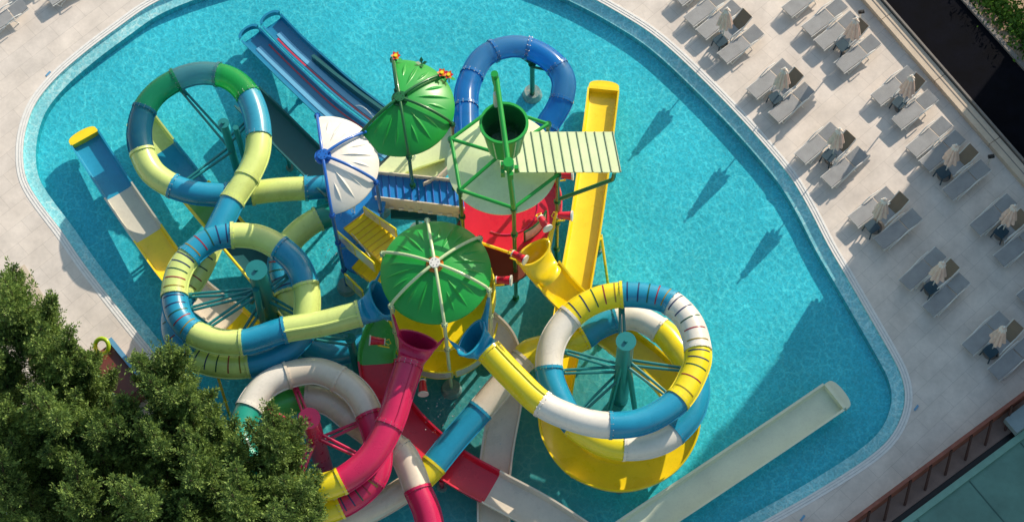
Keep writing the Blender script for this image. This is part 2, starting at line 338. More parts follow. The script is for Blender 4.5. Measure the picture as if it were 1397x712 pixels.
ALT = ['stripe_brown', 'stripe_red', 'stripe_green', 'stripe_navy', 'stripe_navy', 'stripe_brown']
def flange_ring(mb, f, r, m, w=.045, h=.045):
    p, d, s, u = f; n = 26
    ring = lambda c, rr: [c+s*(rr*math.cos(2*PI*k/n))+u*(rr*math.sin(2*PI*k/n)) for k in range(n)]
    mb.grid([ring(p-d*w, r-.01), ring(p-d*w, r+h), ring(p+d*w, r+h), ring(p+d*w, r-.01)], m)
def tube_slide(root, ctrl, r=.41, K=8, seam_first=True, hidden_ends=True, flange=None, r_list=None):
    """a closed flume: ctrl = (px, py, z, material or None); a material starts a new moulded section"""
    path = spline([at(c[0], c[1], c[2]) for c in ctrl], K); fr = frames(path)
    starts = [(i*K, c[3]) for i, c in enumerate(ctrl) if c[3]]
    n = 28
    for si, (i0, m) in enumerate(starts):
        i1 = starts[si+1][0] if si+1 < len(starts) else len(path)-1
        striped = m.endswith('*'); m = m.rstrip('*')
        mb = MB(); rings = []
        for i in range(i0, i1+1):
            p, d, s, u = fr[i]
            rings.append([p+s*(r*math.cos(2*PI*k/n))+u*(r*math.sin(2*PI*k/n)) for k in range(n)])
        mb.grid(rings, m)
        # wall thickness at the open ends
        for sg in (-1, 1):   # moulding seam along both flanks
            prof = [(sg*(r-.005), -.018), (sg*(r+.035), -.018), (sg*(r+.035), .018), (sg*(r-.005), .018)]
            mb.grid([[fr[i][0]+fr[i][2]*a+fr[i][3]*b for a, b in prof] for i in range(i0, i1+1)], m, True, True, True)
        if si == 0 and seam_first:
            ca, sa = math.cos(R(118)), math.sin(R(118))
            prof = [((r-.01)*ca, (r-.01)*sa-.0), ((r+.05)*ca-.02, (r+.05)*sa), ((r+.05)*ca+.02, (r+.05)*sa+.01), ((r-.01)*ca+.04, (r-.01)*sa+.02)]
            mb.grid([[fr[i][0]+fr[i][2]*a+fr[i][3]*b for a, b in prof] for i in range(i0, i1+1)], m, True, True, True)
        sec = mb.build('tube_section', root)
        if striped:
            L = i1-i0; ns = 5
            for k in range(ns):
                t = i0+L*(k+.6)/(ns+.15); ii = int(t); ft = t-ii
                if ii+1 >= len(fr): continue
                p = fr[ii][0].lerp(fr[ii+1][0], ft); d, s, u = fr[ii][1:]
                sm = MB(); q = []
                for w in (-.022, .022):
                    q.append([p+d*w+s*((r+.006)*math.cos(R(a)))+u*((r+.006)*math.sin(R(a))) for a in range(32, 150, 8)])
                sm.grid(q, ALT[k % 6], closed=False)
                sm.build('light_band', sec)
        fb = MB(); flange_ring(fb, fr[i0], r, flange or m)
        for k in range(14):
            a = 2*PI*k/14; p, d, s, u = fr[i0]
            c = p+s*((r+.028)*math.cos(a))+u*((r+.028)*math.sin(a)); fb.bar(c-d*.065, c+d*.065, .016, 'metal', 5)
        fb.build('flange', root)
    return path, fr

def trough(root, ctrl, w=.5, h=.4, K=8, part='slide_section', lip=.06, gap_end=False):
    path = spline([at(c[0], c[1], c[2]) for c in ctrl], K); fr = frames(path)
    starts = [(i*K, c[3]) for i, c in enumerate(ctrl) if c[3]]
    inner = [(-w, h), (-w, .4*h), (-.9*w, .12*h), (-.7*w, .02), (0, 0), (.7*w, .02), (.9*w, .12*h), (w, .4*h), (w, h)]
    outer = [(w+lip, h+.01), (w+lip, h-.05), (w+.03, h-.06), (w+.03, .35*h), (.92*w, 0), (.7*w, -.045), (0, -.05), (-.7*w, -.045), (-.92*w, 0), (-w-.03, .35*h), (-w-.03, h-.06), (-w-lip, h-.05), (-w-lip, h+.01)]
    prof = inner+outer
    for si, (i0, m) in enumerate(starts):
        i1 = starts[si+1][0] if si+1 < len(starts) else len(path)-1
        mb = MB()
        # horizontal side vector, upright walls
        mb.grid([[fr[i][0]+fr[i][2]*a+Vector((0, 0, 1))*b for a, b in prof] for i in range(i0, i1+1)], m, True, True, True)
        mb.build(part, root)
        fb = MB()
        if si: 
            p, d, s, u = fr[i0]
            q = [p+s*a*1.02+Vector((0, 0, 1))*(b-.012) for a, b in outer]
            fb.grid([[v-d*.03 for v in q], [v+d*.03 for v in q]], m, closed=False)
            fb.build('joint_strip', root)
    return path, fr

def stop_box(root, fr, w, h, m, sign=1):
    """end of a run-out lane: low cross wall and a rounded apron beyond it"""
    p, d, s, u = fr; d = d*sign; Z = Vector((0, 0, 1)); mb = MB()
    for k, (o0, o1, hh) in enumerate(((0, .12, h+.02),)):
        q = [p+d*o0+s*(-w), p+d*o1+s*(-w), p+d*o1+s*w, p+d*o0+s*w]
        mb.add([v-Z*.03 for v in q]+[v+Z*hh for v in q], [(3, 2, 1, 0), (4, 5, 6, 7), (0, 1, 5, 4), (1, 2, 6, 5), (2, 3, 7, 6), (3, 0, 4, 7)], m)
    ar = []
    for a in range(-90, 91, 15):
        ar.append(p+d*(.12+.32*max(0, math.cos(R(a)))**.5)+s*(w+.04)*math.sin(R(a)))
    n = len(ar)
    mb.add([v-Z*.03 for v in ar]+[v+Z*(h*.55) for v in ar], [tuple(range(n))[::-1], tuple(range(n, 2*n))]+[(i, (i+1) % n, n+(i+1) % n, n+i) for i in range(n)], m)
    mb.build('stop_wall', root)

def saddle_funnel(root, rim, out, m, r, tips, a=.66, b=.31, tilt=18, name='funnel'):
    """open bowl entry between two deck posts that narrows to the flume mouth; tips = the two post points its side wings reach"""
    c = at(*rim); p, d, s, u = out
    f = (p-c); f.z = 0; f.normalize(); sd = f.cross(Vector((0, 0, 1))).normalized()
    t = R(tilt); v = (f*math.cos(t)+Vector((0, 0, 1))*math.sin(t)); Z = Vector((0, 0, 1))
    n = 40; rings = []; steps = 16
    if s.dot(sd) < 0: s = -s
    for i in range(steps+1):
        e = i/steps; w = e*e*(3-2*e); cp = c.lerp(p, e)-Z*(.30*math.sin(PI*e))*(1-e)
        A = sd.lerp(s, w).normalized(); V = (v.lerp(u, w)).normalized()
        k2 = 1-(1-e)**1.7; ra = a+(r-a)*k2; rb = b+(r-b)*min(1, e*1.5)
        rings.append([cp+A*(ra*math.cos(2*PI*k/n))+V*(rb*math.sin(2*PI*k/n))+Z*(.16*(1-e)**2*abs(math.cos(2*PI*k/n))**3) for k in range(n)])
    mb = MB(); mb.grid(rings, m); fo = mb.build(name, root, ang=80)
    rm = MB(); rm.pipe(rings[0]+rings[0][:2], .04, m, 8); rm.build('rim', fo)
    for sg, tip in ((1, tips[0]), (-1, tips[1])):
        k0 = 0 if sg > 0 else n//2
        def sect(q0, q1, t_):
            mid = (q0+q1)/2; h = (q0-q1)/2; nn = (f*.5+Vector((0, 0, -.2))).normalized()*t_
            return [mid+h*math.cos(x)+nn*math.sin(x) for x in [2*PI*k/12 for k in range(12)]]
        up_, lo_ = rings[0][k0], rings[6][k0]-sd*sg*.12
        rows = []
        for i in range(9):
            e = i/8; q0 = up_.lerp(tip, e)-Z*(.22*math.sin(PI*e)); q1 = lo_.lerp(tip-Z*.30, e)-Z*(-.16*math.sin(PI*e))
            rows.append(sect(q0-sd*sg*.03*(1-e), q1, .07*(1-e)+.05))
        hb = MB(); hb.grid(rows, m, True, True, True); hb.build('wing', fo, ang=80)
    return fo

# ------------------------------------------------------------------ light
SUN_AZ, SUN_EL = R(51), R(28)
sd_ = Vector((math.cos(SUN_AZ)*math.cos(SUN_EL), math.sin(SUN_AZ)*math.cos(SUN_EL), math.sin(SUN_EL)))
sl = bpy.data.lights.new('sun', 'SUN'); so = bpy.data.objects.new('sun', sl); C.objects.link(so)
sl.energy = 5.0; sl.angle = R(.5); sl.color = (1.0, .86, .68)
so.rotation_euler = (-sd_).to_track_quat('-Z', 'Y').to_euler(); so.location = (0, 0, 40)
w = bpy.data.worlds.new('World'); S.world = w; w.use_nodes = True; nt = w.node_tree
bg = nt.nodes['Background']; sk = nt.nodes.new('ShaderNodeTexSky'); sk.sky_type = 'NISHITA'; sk.sun_disc = False
sk.sun_elevation = SUN_EL; sk.sun_rotation = PI/2-SUN_AZ; sk.air_density = 2.4; sk.dust_density = 2.0; sk.ozone_density = 4.0
nt.links.new(sk.outputs[0], bg.inputs[0]); bg.inputs[1].default_value = .15
S.view_settings.view_transform = 'Standard'; S.view_settings.look = 'None'; S.view_settings.exposure = 0
S.cycles.max_bounces = 8; S.cycles.transparent_max_bounces = 12; S.cycles.use_denoising = True
S.cycles.sample_clamp_indirect = 6

# ------------------------------------------------------------------ ground, pool
outline_px = [(199, 0), (160, 28), (128, 51), (98, 75), (72, 98), (40, 135), (25, 175), (21, 210), (24, 240), (33, 262), (52, 290), (80, 326), (103, 362), (161, 436), (185, 466), (250, 545), (330, 640), (430, 760), (530, 850), (640, 900),
              (760, 880), (900, 800), (1060, 712), (1104, 687), (1152, 658), (1209, 619), (1235, 584), (1246, 546), (1240, 509), (1222, 474), (1185, 410), (1159, 365), (1138, 330), (1118, 290), (1100, 258), (1079, 226), (1022, 160), (971, 108), (927, 66), (893, 38), (860, 17), (790, -22), (690, -58), (580, -72), (450, -68), (330, -48), (250, -22)]
base = [at(x, y, 0) for x, y in outline_px]
P4 = base[-1:]+base+base[:2]; loop = []
for i in range(1, len(P4)-2):
    for j in range(5):
        t = j/5; a, b, c, d = P4[i-1], P4[i], P4[i+1], P4[i+2]
        loop.append(.5*((2*b)+(c-a)*t+(2*a-5*b+4*c-d)*t*t+(3*b-a-3*c+d)*t**3))
for _ in range(6):
    loop = [(loop[i-1]+loop[i]*2+loop[(i+1) % len(loop)])/4 for i in range(len(loop))]
area = sum(loop[i-1].x*loop[i].y-loop[i].x*loop[i-1].y for i in range(len(loop)))
if area < 0: loop.reverse()
def inset(l, d):
    out = []
    for i in range(len(l)):
        t = (l[(i+1) % len(l)]-l[i-1]).normalized(); out.append(l[i]+Vector((-t.y, t.x, 0))*d)
    return out
def zed(l, z): return [Vector((p.x, p.y, z)) for p in l]
def sheet(name, outer, hole, z, m):
    polys = [[Vector((p.x, p.y, 0)) for p in outer]]
    if hole: polys.append([Vector((p.x, p.y, 0)) for p in hole])
    tris = tessellate_polygon(polys); vs = [v for l in polys for v in l]
    mb = MB(); mb.add([(v.x, v.y, z) for v in vs], tris, m)
    o = mb.build(name, smooth=False)
    for p in o.data.polygons:
        if p.normal.z < 0: p.flip()
    return struct(o)
big = [Vector((-45, -40, 0)), Vector((45, -40, 0)), Vector((45, 45, 0)), Vector((-45, 45, 0))]
sheet('deck', big, inset(loop, .0), 0, 'deck_tiles')
gp = MB(); gp.add([(-900, -900, -2.6), (900, -900, -2.6), (900, 900, -2.6), (-900, 900, -2.6)], [(0, 1, 2, 3)], 'soil'); struct(gp.build('ground', smooth=False))
ov = MB()
for d0, d1, z, m in ((0, .07, .012, 'overflow_white'), (.07, .10, -.004, 'overflow_grey'), (.10, .16, .01, 'overflow_white'), (.16, .19, -.006, 'overflow_grey'), (.19, .25, .006, 'overflow_white')):
    A, B = zed(inset(loop, d0), z), zed(inset(loop, d1), z); n = len(A)
    lo = [Vector((p.x, p.y, z-.06)) for p in A]; lo2 = [Vector((p.x, p.y, z-.06)) for p in B]
    for X, Y in ((A, B), (lo, A), (B, lo2)):
        ov.add(X+Y, [(i, (i+1) % n, n+(i+1) % n, n+i) for i in range(n)], m)
struct(ov.build('pool_edge', smooth=False))
i30, i31, i72, i74 = inset(loop, .245), inset(loop, .26), inset(loop, .66), inset(loop, .68)
bn = MB(); n = len(loop)
bn.add(zed(i31, -.02)+zed(i31, -.14)+zed(i72, -.2), [(i, (i+1) % n, n+(i+1) % n, n+i) for i in range(n)]+[(n+i, n+(i+1) % n, 2*n+(i+1) % n, 2*n+i) for i in range(n)], 'pool_bench')
struct(bn.build('pool_bench', smooth=False))
sdw = MB(); sdw.add(zed(i72, -.2)+zed(i74, -.5), [(i, (i+1) % n, n+(i+1) % n, n+i) for i in range(n)], 'pool_side'); struct(sdw.build('pool_side', smooth=False))
FLOOR = -.5
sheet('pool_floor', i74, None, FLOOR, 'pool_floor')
sheet('water', i30, None, -.035, 'water')

# road, coping, verge at the upper right (all run the same way)
a0, a1 = at(1184, 0), at(1312, 147); rd = (a1-a0).normalized(); rn = Vector((rd.y, -rd.x, 0)) 
if rn.x < 0: rn = -rn
def lane(off0, off1, z0, z1, m, t0=-14, t1=30):
    q = [a0+rd*t0+rn*off0, a0+rd*t1+rn*off0, a0+rd*t1+rn*off1, a0+rd*t0+rn*off1]
    mb = MB(); mb.slab([(p.x, p.y) for p in q], z0, z1, m); return mb
struct(lane(.30, 14, -.1, .004, 'soil', -25, 45).build('verge', smooth=False))
struct(lane(.42, 2.70, -.1, .010, 'asphalt', -25, 45).build('road', smooth=False))
k = lane(2.70, 2.86, -.1, .12, 'coping_dark', -25, 45); struct(k.build('kerb', smooth=False))
cw = thing('coping_wall', 'low beige stone coping wall between the sun deck and the dark road', 'wall', a0)
for i in range(14):
    t0 = -14+3.0*i; mb = lane(-.22, .22, 0, .26, 'coping', t0+.01, t0+2.99); mb.build('coping_stone', cw, smooth=False)
mb = lane(-.01, .02, .255, .272, 'coping_dark'); mb.build('rail_groove', cw, smooth=False)
mb = lane(.27, .34, 0, .36, 'coping_dark'); mb.build('outer_rail', cw, smooth=False)

# hedge on the verge
hg = MB()
for i in range(26000):
    t = rnd.uniform(-16, 26); o = 3.62+rnd.gauss(0, .30)+.25*noise.noise(Vector((t*.6, 3, 0))); h = abs(rnd.gauss(.22, .18))
    c = a0+rd*t+rn*o+Vector((0, 0, h)); L = rnd.uniform(.10, .22); d = Vector((rnd.gauss(0, 1), rnd.gauss(0, 1), rnd.gauss(0.3, .8))).normalized(); s = d.orthogonal().normalized()*L*.3
    hg.add([c-d*L*.5, c+s, c+d*L*.5, c-s], [(0, 1, 2, 3)], 'hedge_leaf')
hd = hg.build('hedge', smooth=False, fix=False); tag(hd, 'clipped green hedge on the sandy verge beyond the dark road', 'hedge')

# apartment block beyond the verge (outside the picture, shades the lower right)
c0 = at(1318, 150); sh = Vector((math.cos(SUN_AZ), math.sin(SUN_AZ), 0))
bc = c0+sh*6.2
bl = thing('apartment_block', 'tall plain apartment block beyond the hedge that shades the lower right deck', 'building', bc)
ux = Vector((rd.x, rd.y, 0)); uy = sh
BH = 17
def bb(o0, o1, p0, p1, z0, z1, m, name, par):
    q = [bc+ux*o0+uy*p0, bc+ux*o1+uy*p0, bc+ux*o1+uy*p1, bc+ux*o0+uy*p1]; mb = MB(); mb.slab([(p.x, p.y) for p in q], z0, z1, m); return mb.build(name, par, smooth=False)
bw = bb(0, 34, 0, 12, 0, BH, 'facade', 'wall', bl); bb(-.15, 34.2, -.15, 12.2, BH, BH+.5, 'coping', 'roof', bl)
for f in range(5):
    for i in range(10):
        bb(1.2+3.2*i, 2.8+3.2*i, -.03, .05, 1+3.2*f, 2.6+3.2*f, 'window_glass', 'window', bl)

# lower right: brown fence, ledge, gap and green roof
f0, f1 = at(1160, 710.6, 1.0), at(1363, 560, 1.0); fd = (f1-f0); fd.z = 0; fd.normalize(); fn = Vector((fd.y, -fd.x, 0))
if fn.y > 0: fn = -fn
f0 = Vector((f0.x, f0.y, 0))
def strip(o0, o1, z0, z1, m, t0=-10, t1=16):
    q = [f0+fd*t0+fn*o0, f0+fd*t1+fn*o0, f0+fd*t1+fn*o1, f0+fd*t0+fn*o1]; mb = MB(); mb.slab([(p.x, p.y) for p in q], z0, z1, m); return mb
fe = thing('boundary_fence', 'reddish brown boundary fence with slanted braces at the lower right deck edge', 'fence', f0)
strip(0, .06, 0, 1.0, 'fence_brown').build('board_panel', fe, smooth=False)
strip(-.03, .09, 1.0, 1.06, 'orange' if False else 'fence_brown').build('top_rail', fe, smooth=False)
t = -9.6
while t < 15.5:
    b_ = f0+fd*t; mb = MB()
    mb.bar(b_+fn*.10+Vector((0, 0, .98)), b_+fn*.50-fd*.42+Vector((0, 0, .12)), .045, 'fence_dark', 6)
    mb.build('brace', fe); t += .86
led = strip(.06, .66, -.4, .09, 'ledge_brown'); struct(led.build('ledge', smooth=False))
pit = strip(.66, .95, -2.6, -2.2, 'black')
mat('vent_grey', (.25, .33, .36), .5); gr = thing('green_roof_building', 'low building with a flat weathered green sheet roof at the lower right corner', 'building', f0+fn*3)
strip(.66, .90, -1.0, .03, 'black').build('gap_shade', gr, smooth=False)  # black slab painted in for the shade of the open gap
strip(.88, 1.10, -2.5, .32, 'roof_edge').build('fascia', gr, smooth=False)
strip(1.10, 14, -2.5, .22, 'roof_green').build('roof', gr, smooth=False)
for i in range(11):
    q0 = f0+fd*(-9+2.2*i)+fn*1.14; mb = MB(); q1 = q0+fn*12
    mb.box((q0+q1)/2+Vector((0, 0, .225)), (12, .035, .03), 'roof_seam', Matrix.Rotation(math.atan2(fn.y, fn.x), 3, 'Z')); mb.build('roof_seam', gr, smooth=False)
mb = MB(); q = at(1392, 572, .5); mb.box(q, (.9, .6, .3), 'vent_grey', Matrix.Rotation(math.atan2(fd.y, fd.x), 3, 'Z')); mb.build('vent_box', gr, smooth=False)

# left edge kerb and planting bed beyond the deck
l0, l1 = at(14, 372), at(80, 480); ld = (l1-l0).normalized(); ln = Vector((ld.y, -ld.x, 0))
if ln.x > 0: ln = -ln
def lstrip(o0, o1, z0, z1, m, t0=-14, t1=22):
    q = [l0+ld*t0+ln*o0, l0+ld*t1+ln*o0, l0+ld*t1+ln*o1, l0+ld*t0+ln*o1]; mb = MB(); mb.slab([(p.x, p.y) for p in q], z0, z1, m); return mb
struct(lstrip(0.15, .20, -.1, .05, 'coping_dark', 0).build('kerb', smooth=False))
struct(lstrip(-.55, .15, -.1, .012, 'coping', 0).build('border_strip', smooth=False))
struct(lstrip(.20, 1.0, -.1, .006, 'soil', 0).build('planting_bed', smooth=False))

# ------------------------------------------------------------------ tower frames
PR = 1.78
ZR = 5.55
def hexp(cx, k, rr=PR): a = R(98-60*k); return Vector((cx.x+rr*math.cos(a), cx.y+rr*math.sin(a), 0))
def umbrella(name, label, hub_px, green, armm, ks, arc, zr=ZR, post_down=-.5, post_m=None, hubm='whitepaint'):
    c = at(hub_px[0], hub_px[1], zr+.78); c0 = Vector((c.x, c.y, 0))
    t = thing(name, label, 'canopy', (c.x, c.y, FLOOR))
    n0, n1 = arc; NP = int((arc[1]-arc[0])*1.9); NRr = 40; rings = []
    def H(r, a):
        s = r/1.74; z = zr+.62*(1-s*s)**.9 if s < 1 else zr
        # raised ribs
        sec = ((math.degrees(a)-98) % 60)
        e = 0
        for cc, r0, r1, am in ((14, .9, 1.5, .04), (30, .55, 1.6, .062), (46, .9, 1.5, .04)):
            if r0 < r < r1:
                dd = R(sec-cc)*r; wd = .030*math.sin(PI*(r-r0)/(r1-r0))+.004
                e = max(e, am*math.sin(PI*(r-r0)/(r1-r0))*math.exp(-(dd/wd)**2))
        return z+e
    for i in range(NRr+1):
        r = .18+(1.74-.18)*i/NRr; row = []
        for j in range(NP+1):
            a = R(n0+(n1-n0)*j/NP); row.append(Vector((c.x+r*math.cos(a), c.y+r*math.sin(a), H(r, a))))
        rings.append(row)
    mb = MB(); mb.grid(rings, green, closed=False)
    mb.grid([rings[-1], [p-Vector((0, 0, .05)) for p in rings[-1]]], green, closed=False)
    mb.build('canopy_shell', t, ang=70)
    hb = MB(); top = Vector((c.x, c.y, zr+.80)); hb.bar(top-Vector((0, 0, .12)), top, .17, hubm, 20)
    hb.bar(top-Vector((0, 0, .22)), top-Vector((0, 0, .14)), .27, 'orange' if hubm == 'whitepaint' else armm, 20)
    for k in range(6):
        a = R(98-60*k+30); hb.bar(top+Vector((.11*math.cos(a), .11*math.sin(a), 0)), top+Vector((.11*math.cos(a), .11*math.sin(a), .015)), .014, 'black', 6)
    hb.build('hub', t)
    for k in ks:
        a = R(98-60*k); d = Vector((math.cos(a), math.sin(a), 0)); mb = MB()
        pts = []
        for i in range(15):
            s = i/14; r = .12+(PR-.12)*s; z = zr+.14+.60*(1-s**2.2)
            if s > .93: z -= .10*((s-.93)/.07)
            pts.append(Vector((c.x, c.y, 0))+d*r+Vector((0, 0, z)))
        mb.pipe(pts, .052, armm, 10); mb.build('arm', t)
        p = hexp(c0, k); mb = MB()
        mb.bar(p+Vector((0, 0, post_down)), p+Vector((0, 0, zr+.08)), .062, post_m or armm, 12); po = mb.build('post', t)
        fl = MB()
        for z in (zr-.02, 3.35, 1.0, post_down+.12):
            fl.bar(p+Vector((0, 0, z-.05)), p+Vector((0, 0, z+.05)), .105, post_m or armm, 12)
            for q in range(8):
                an = 2*PI*q/8; o = Vector((.088*math.cos(an), .088*math.sin(an), 0)); fl.bar(p+o+Vector((0, 0, z-.07)), p+o+Vector((0, 0, z+.07)), .014, 'black', 5)
        fl.build('flange', po)
        ft = MB(); ft.bar(p+Vector((0, 0, post_down)), p+Vector((0, 0, post_down+.25)), .36, 'pool_fitting', 18, .3); ft.build('foot', po)
    return c0, t
ALLK = range(6)
T1, _ = umbrella('leaf_umbrella', 'full round green leaf-ribbed umbrella with pale green arms over the central yellow platform', (593, 358), 'green', 'palegreen', ALLK, (0, 360))
T3, _ = umbrella('leaf_umbrella', 'half round cream umbrella with blue arms above the blue landing', (440, 211), 'white_gel', 'blue', (0, 1, 2, 3), (-82, 98), hubm='blue')
T4, _ = umbrella('leaf_umbrella', 'green three-quarter umbrella with green arms and flowers above the cream slide top', (545, 132), 'green', 'darkgreen', (0, 1, 2, 3, 4), (-142, 98), hubm='darkgreen')
# bucket tower centre
c = at(688, 215, 7.0); T2 = Vector((c.x, c.y, 0))

# decks
def hexdeck(name, label, c0, z, m, rr=PR, ks=None, fascia=None, th=.14, half=False, flat=False):
    t = thing(name, label, 'platform', (c0.x, c0.y, 0))
    angs = [98-60*i for i in (range(4) if half else range(6))]
    pts = []
    if flat: pts = [(c0.x+rr*math.cos(R(a)), c0.y+rr*math.sin(R(a))) for a in [-142]+list(range(-82, 159, 8))+[158]]
    elif half:
        for a in range(98, -83, -6): pts.append((c0.x+rr*math.cos(R(a)), c0.y+rr*math.sin(R(a))))
    else:
        for a in range(0, 360, 8): pts.append((c0.x+rr*math.cos(R(a)), c0.y+rr*math.sin(R(a))))
    mb = MB(); mb.slab(pts, z-th, z, m); mb.build('floor_panel', t, ang=30)
    return t
def curved_rail(t, c0, z, a0_, a1_, m, frame_m, h=.75, rr=PR+.02, th=.04, name='rail_panel'):
    n = max(3, int(abs(a1_-a0_)/7)); mb = MB(); rows = []
    for i in range(n+1):
        a = R(a0_+(a1_-a0_)*i/n); e = Vector((math.cos(a), math.sin(a), 0)); q = Vector((c0.x, c0.y, 0))
        rows.append([q+e*rr+Vector((0, 0, z+.06)), q+e*(rr+th)+Vector((0, 0, z+.06)), q+e*(rr+th)+Vector((0, 0, z+h)), q+e*rr+Vector((0, 0, z+h))])
    mb.grid(rows, m, True, True, True); pn = mb.build(name, t)
    fb = MB()
    for zz in (z+.06, z+h): fb.pipe([Vector((c0.x+(rr+.02)*math.cos(R(a0_+(a1_-a0_)*i/n)), c0.y+(rr+.02)*math.sin(R(a0_+(a1_-a0_)*i/n)), zz)) for i in range(n+1)], .035, frame_m, 6)
    for i in (0, n):
        a = R(a0_+(a1_-a0_)*i/n); q = Vector((c0.x+(rr+.02)*math.cos(a), c0.y+(rr+.02)*math.sin(a), z)); fb.bar(q+Vector((0, 0, .05)), q+Vector((0, 0, h)), .035, frame_m, 6)
    fb.build('rail_frame', pn)
DK = 3.35
d1 = hexdeck('platform', 'upper yellow platform under the round green umbrella', T1, DK, 'yellow')
curved_rail(d1, T1, DK, -18, 34, 'yellow', 'lemon', .85); curved_rail(d1, T1, DK, 40, 95, 'yellow', 'lemon', .85)
d1b = hexdeck('platform', 'lower yellow platform with cream railings just above the water', T1, 1.0, 'yellow', PR+.02)
for a in (-160, -118, -78, -40): curved_rail(d1b, T1, .85, a+2, a+38, 'cream', 'lemon', .62, PR+.06)
for k in (2, 3, 4):
    p = hexp(T1, k, 1.1); mb = MB(); mb.bar(p+Vector((0, 0, FLOOR)), p+Vector((0, 0, .95)), .1, 'fence_dark', 10); mb.build('leg', d1b)
d2 = hexdeck('platform', 'red platform under the pale green roof and tipping bucket', T2, DK, 'red', flat=True)
mb = MB(); e0, e1 = hexp(T2, 4), hexp(T2, 3); mb.bar(e0+Vector((0, 0, DK+.03)), e1+Vector((0, 0, DK+.03)), .05, 'yellow', 8); mb.build('edge_trim', d2)
mb = MB(); mb.pipe([Vector((T2.x+1.05*math.cos(R(a)), T2.y+1.05*math.sin(R(a)), DK+.02)) for a in range(-120, 40, 10)], .025, 'magenta', 6); mb.build('floor_seam', d2)
curved_rail(d2, T2, DK-.05, -66, -24, 'cream', 'darkgreen', .8, 1.4); curved_rail(d2, T2, DK-.1, -20, 30, 'red', 'red', .4); 

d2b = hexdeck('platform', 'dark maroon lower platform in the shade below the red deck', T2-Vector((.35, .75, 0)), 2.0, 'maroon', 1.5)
d3 = hexdeck('platform', 'blue landing under the half cream umbrella with water spurts', T3, 2.9, 'stairblue', half=True)
d3b = hexdeck('platform', 'lower blue landing beside the lowest yellow steps', T3+Vector((.95, -1.15, 0)), 1.2, 'stairblue', .85)
d4 = thing('platform', 'cream slide top platform under the flowered green umbrella', 'platform', (T4.x, T4.y, 0))
mb = MB(); mb.slab([(T4.x+.1, T4.y+.2)]+[(T4.x+PR*math.cos(R(a)), T4.y+PR*math.sin(R(a))) for a in range(-135, 41, 7)], 2.76, 2.9, 'limecream'); mb.build('floor_panel', d4, ang=30)
curved_rail(d4, T4, 2.9, -70, -35, 'cream', 'cream', .5); 

def flight(root, a, b, wdt, m, nst, drop_first=0):
    """steps from a to b (Vectors at walking height), width vector wdt"""
    mb = MB()
    for i in range(nst):
        p = a.lerp(b, i/nst); q = a.lerp(b, (i+1)/nst); z = a.z+(b.z-a.z)*(i+.5)/nst
        A = [Vector((p.x, p.y, z)), Vector((q.x, q.y, z)), Vector((q.x, q.y, z))+wdt, Vector((p.x, p.y, z))+wdt]
        mb.quadbox(*A, .22, m)
    mb.build('steps', root, smooth=False)
    nm = MB(); md = {'stairblue': 'blue', 'yellow': 'orange_edge'}.get(m, m)
    for i in range(nst+1):
        p = a.lerp(b, i/nst); z = a.z+(b.z-a.z)*i/nst+.035; q = Vector((p.x, p.y, z)); nm.bar(q-Vector((0, 0, .015)), q+wdt-Vector((0, 0, .015)), .022, md, 6)
    nm.build('nosing', root)
def rail_wall(root, a, b, h, m, edge_m, th=.05, name='rail_panel'):
    mb = MB(); d = (b-a); n = Vector((d.y, -d.x, 0)).normalized()*th; Z = Vector((0, 0, h))
    mb.add([a, b, b+n, a+n, a+Z, b+Z, b+n+Z, a+n+Z], [(3, 2, 1, 0), (4, 5, 6, 7), (0, 1, 5, 4), (1, 2, 6, 5), (2, 3, 7, 6), (3, 0, 4, 7)], m); p = mb.build(name, root, smooth=False)
    e = MB(); loop_ = [a+n/2, b+n/2, b+n/2+Z, a+n/2+Z, a+n/2]; 
    for i in range(4): e.bar(loop_[i], loop_[i+1], .038, edge_m, 6)
    mid = (a+b)/2+n/2; e.bar(mid+n*.3, mid+n*.3+Z, .03, edge_m, 6); e.build('rail_frame', p)
# blue stepped bridge from the cream umbrella to the red deck
br = thing('stair_bridge', 'blue stepped bridge with cream side walls leading to the red platform', 'stairs', at(565, 260, 0))
zb0, zb1 = 2.95, 3.4
A0, A1 = at(513, 262+8, zb0), at(633, 277+8, zb1); B0, B1 = at(510, 236, zb0), at(630, 248, zb1)
flight(br, A0, A1, (B0-A0), 'stairblue', 12)
def lift(v, z): return Vector((v.x, v.y, v.z+z))
rail_wall(br, lift(A0, -.62), lift(A1, -.62), .75, 'cream', 'cream'); rail_wall(br, lift(B0, -.46), lift(B1, -.46), .62, 'cream', 'cream')
mb = MB()
for i in range(9):
    p = A0.lerp(A1, (i+.5)/9); mb.box(p+Vector((0, -.12, -.42)), (.16, .05, .08), 'whitepaint')
mb.build('bracket', br, smooth=False)
mb = MB(); p0, p1 = at(533, 296, 1.9), at(596, 300, 1.9); mb.quadbox(p0, p1, p1+Vector((0, 1.0, 0)), p0+Vector((0, 1.0, 0)), .15, 'deepteal'); mb.build('under_tray', br, smooth=False)
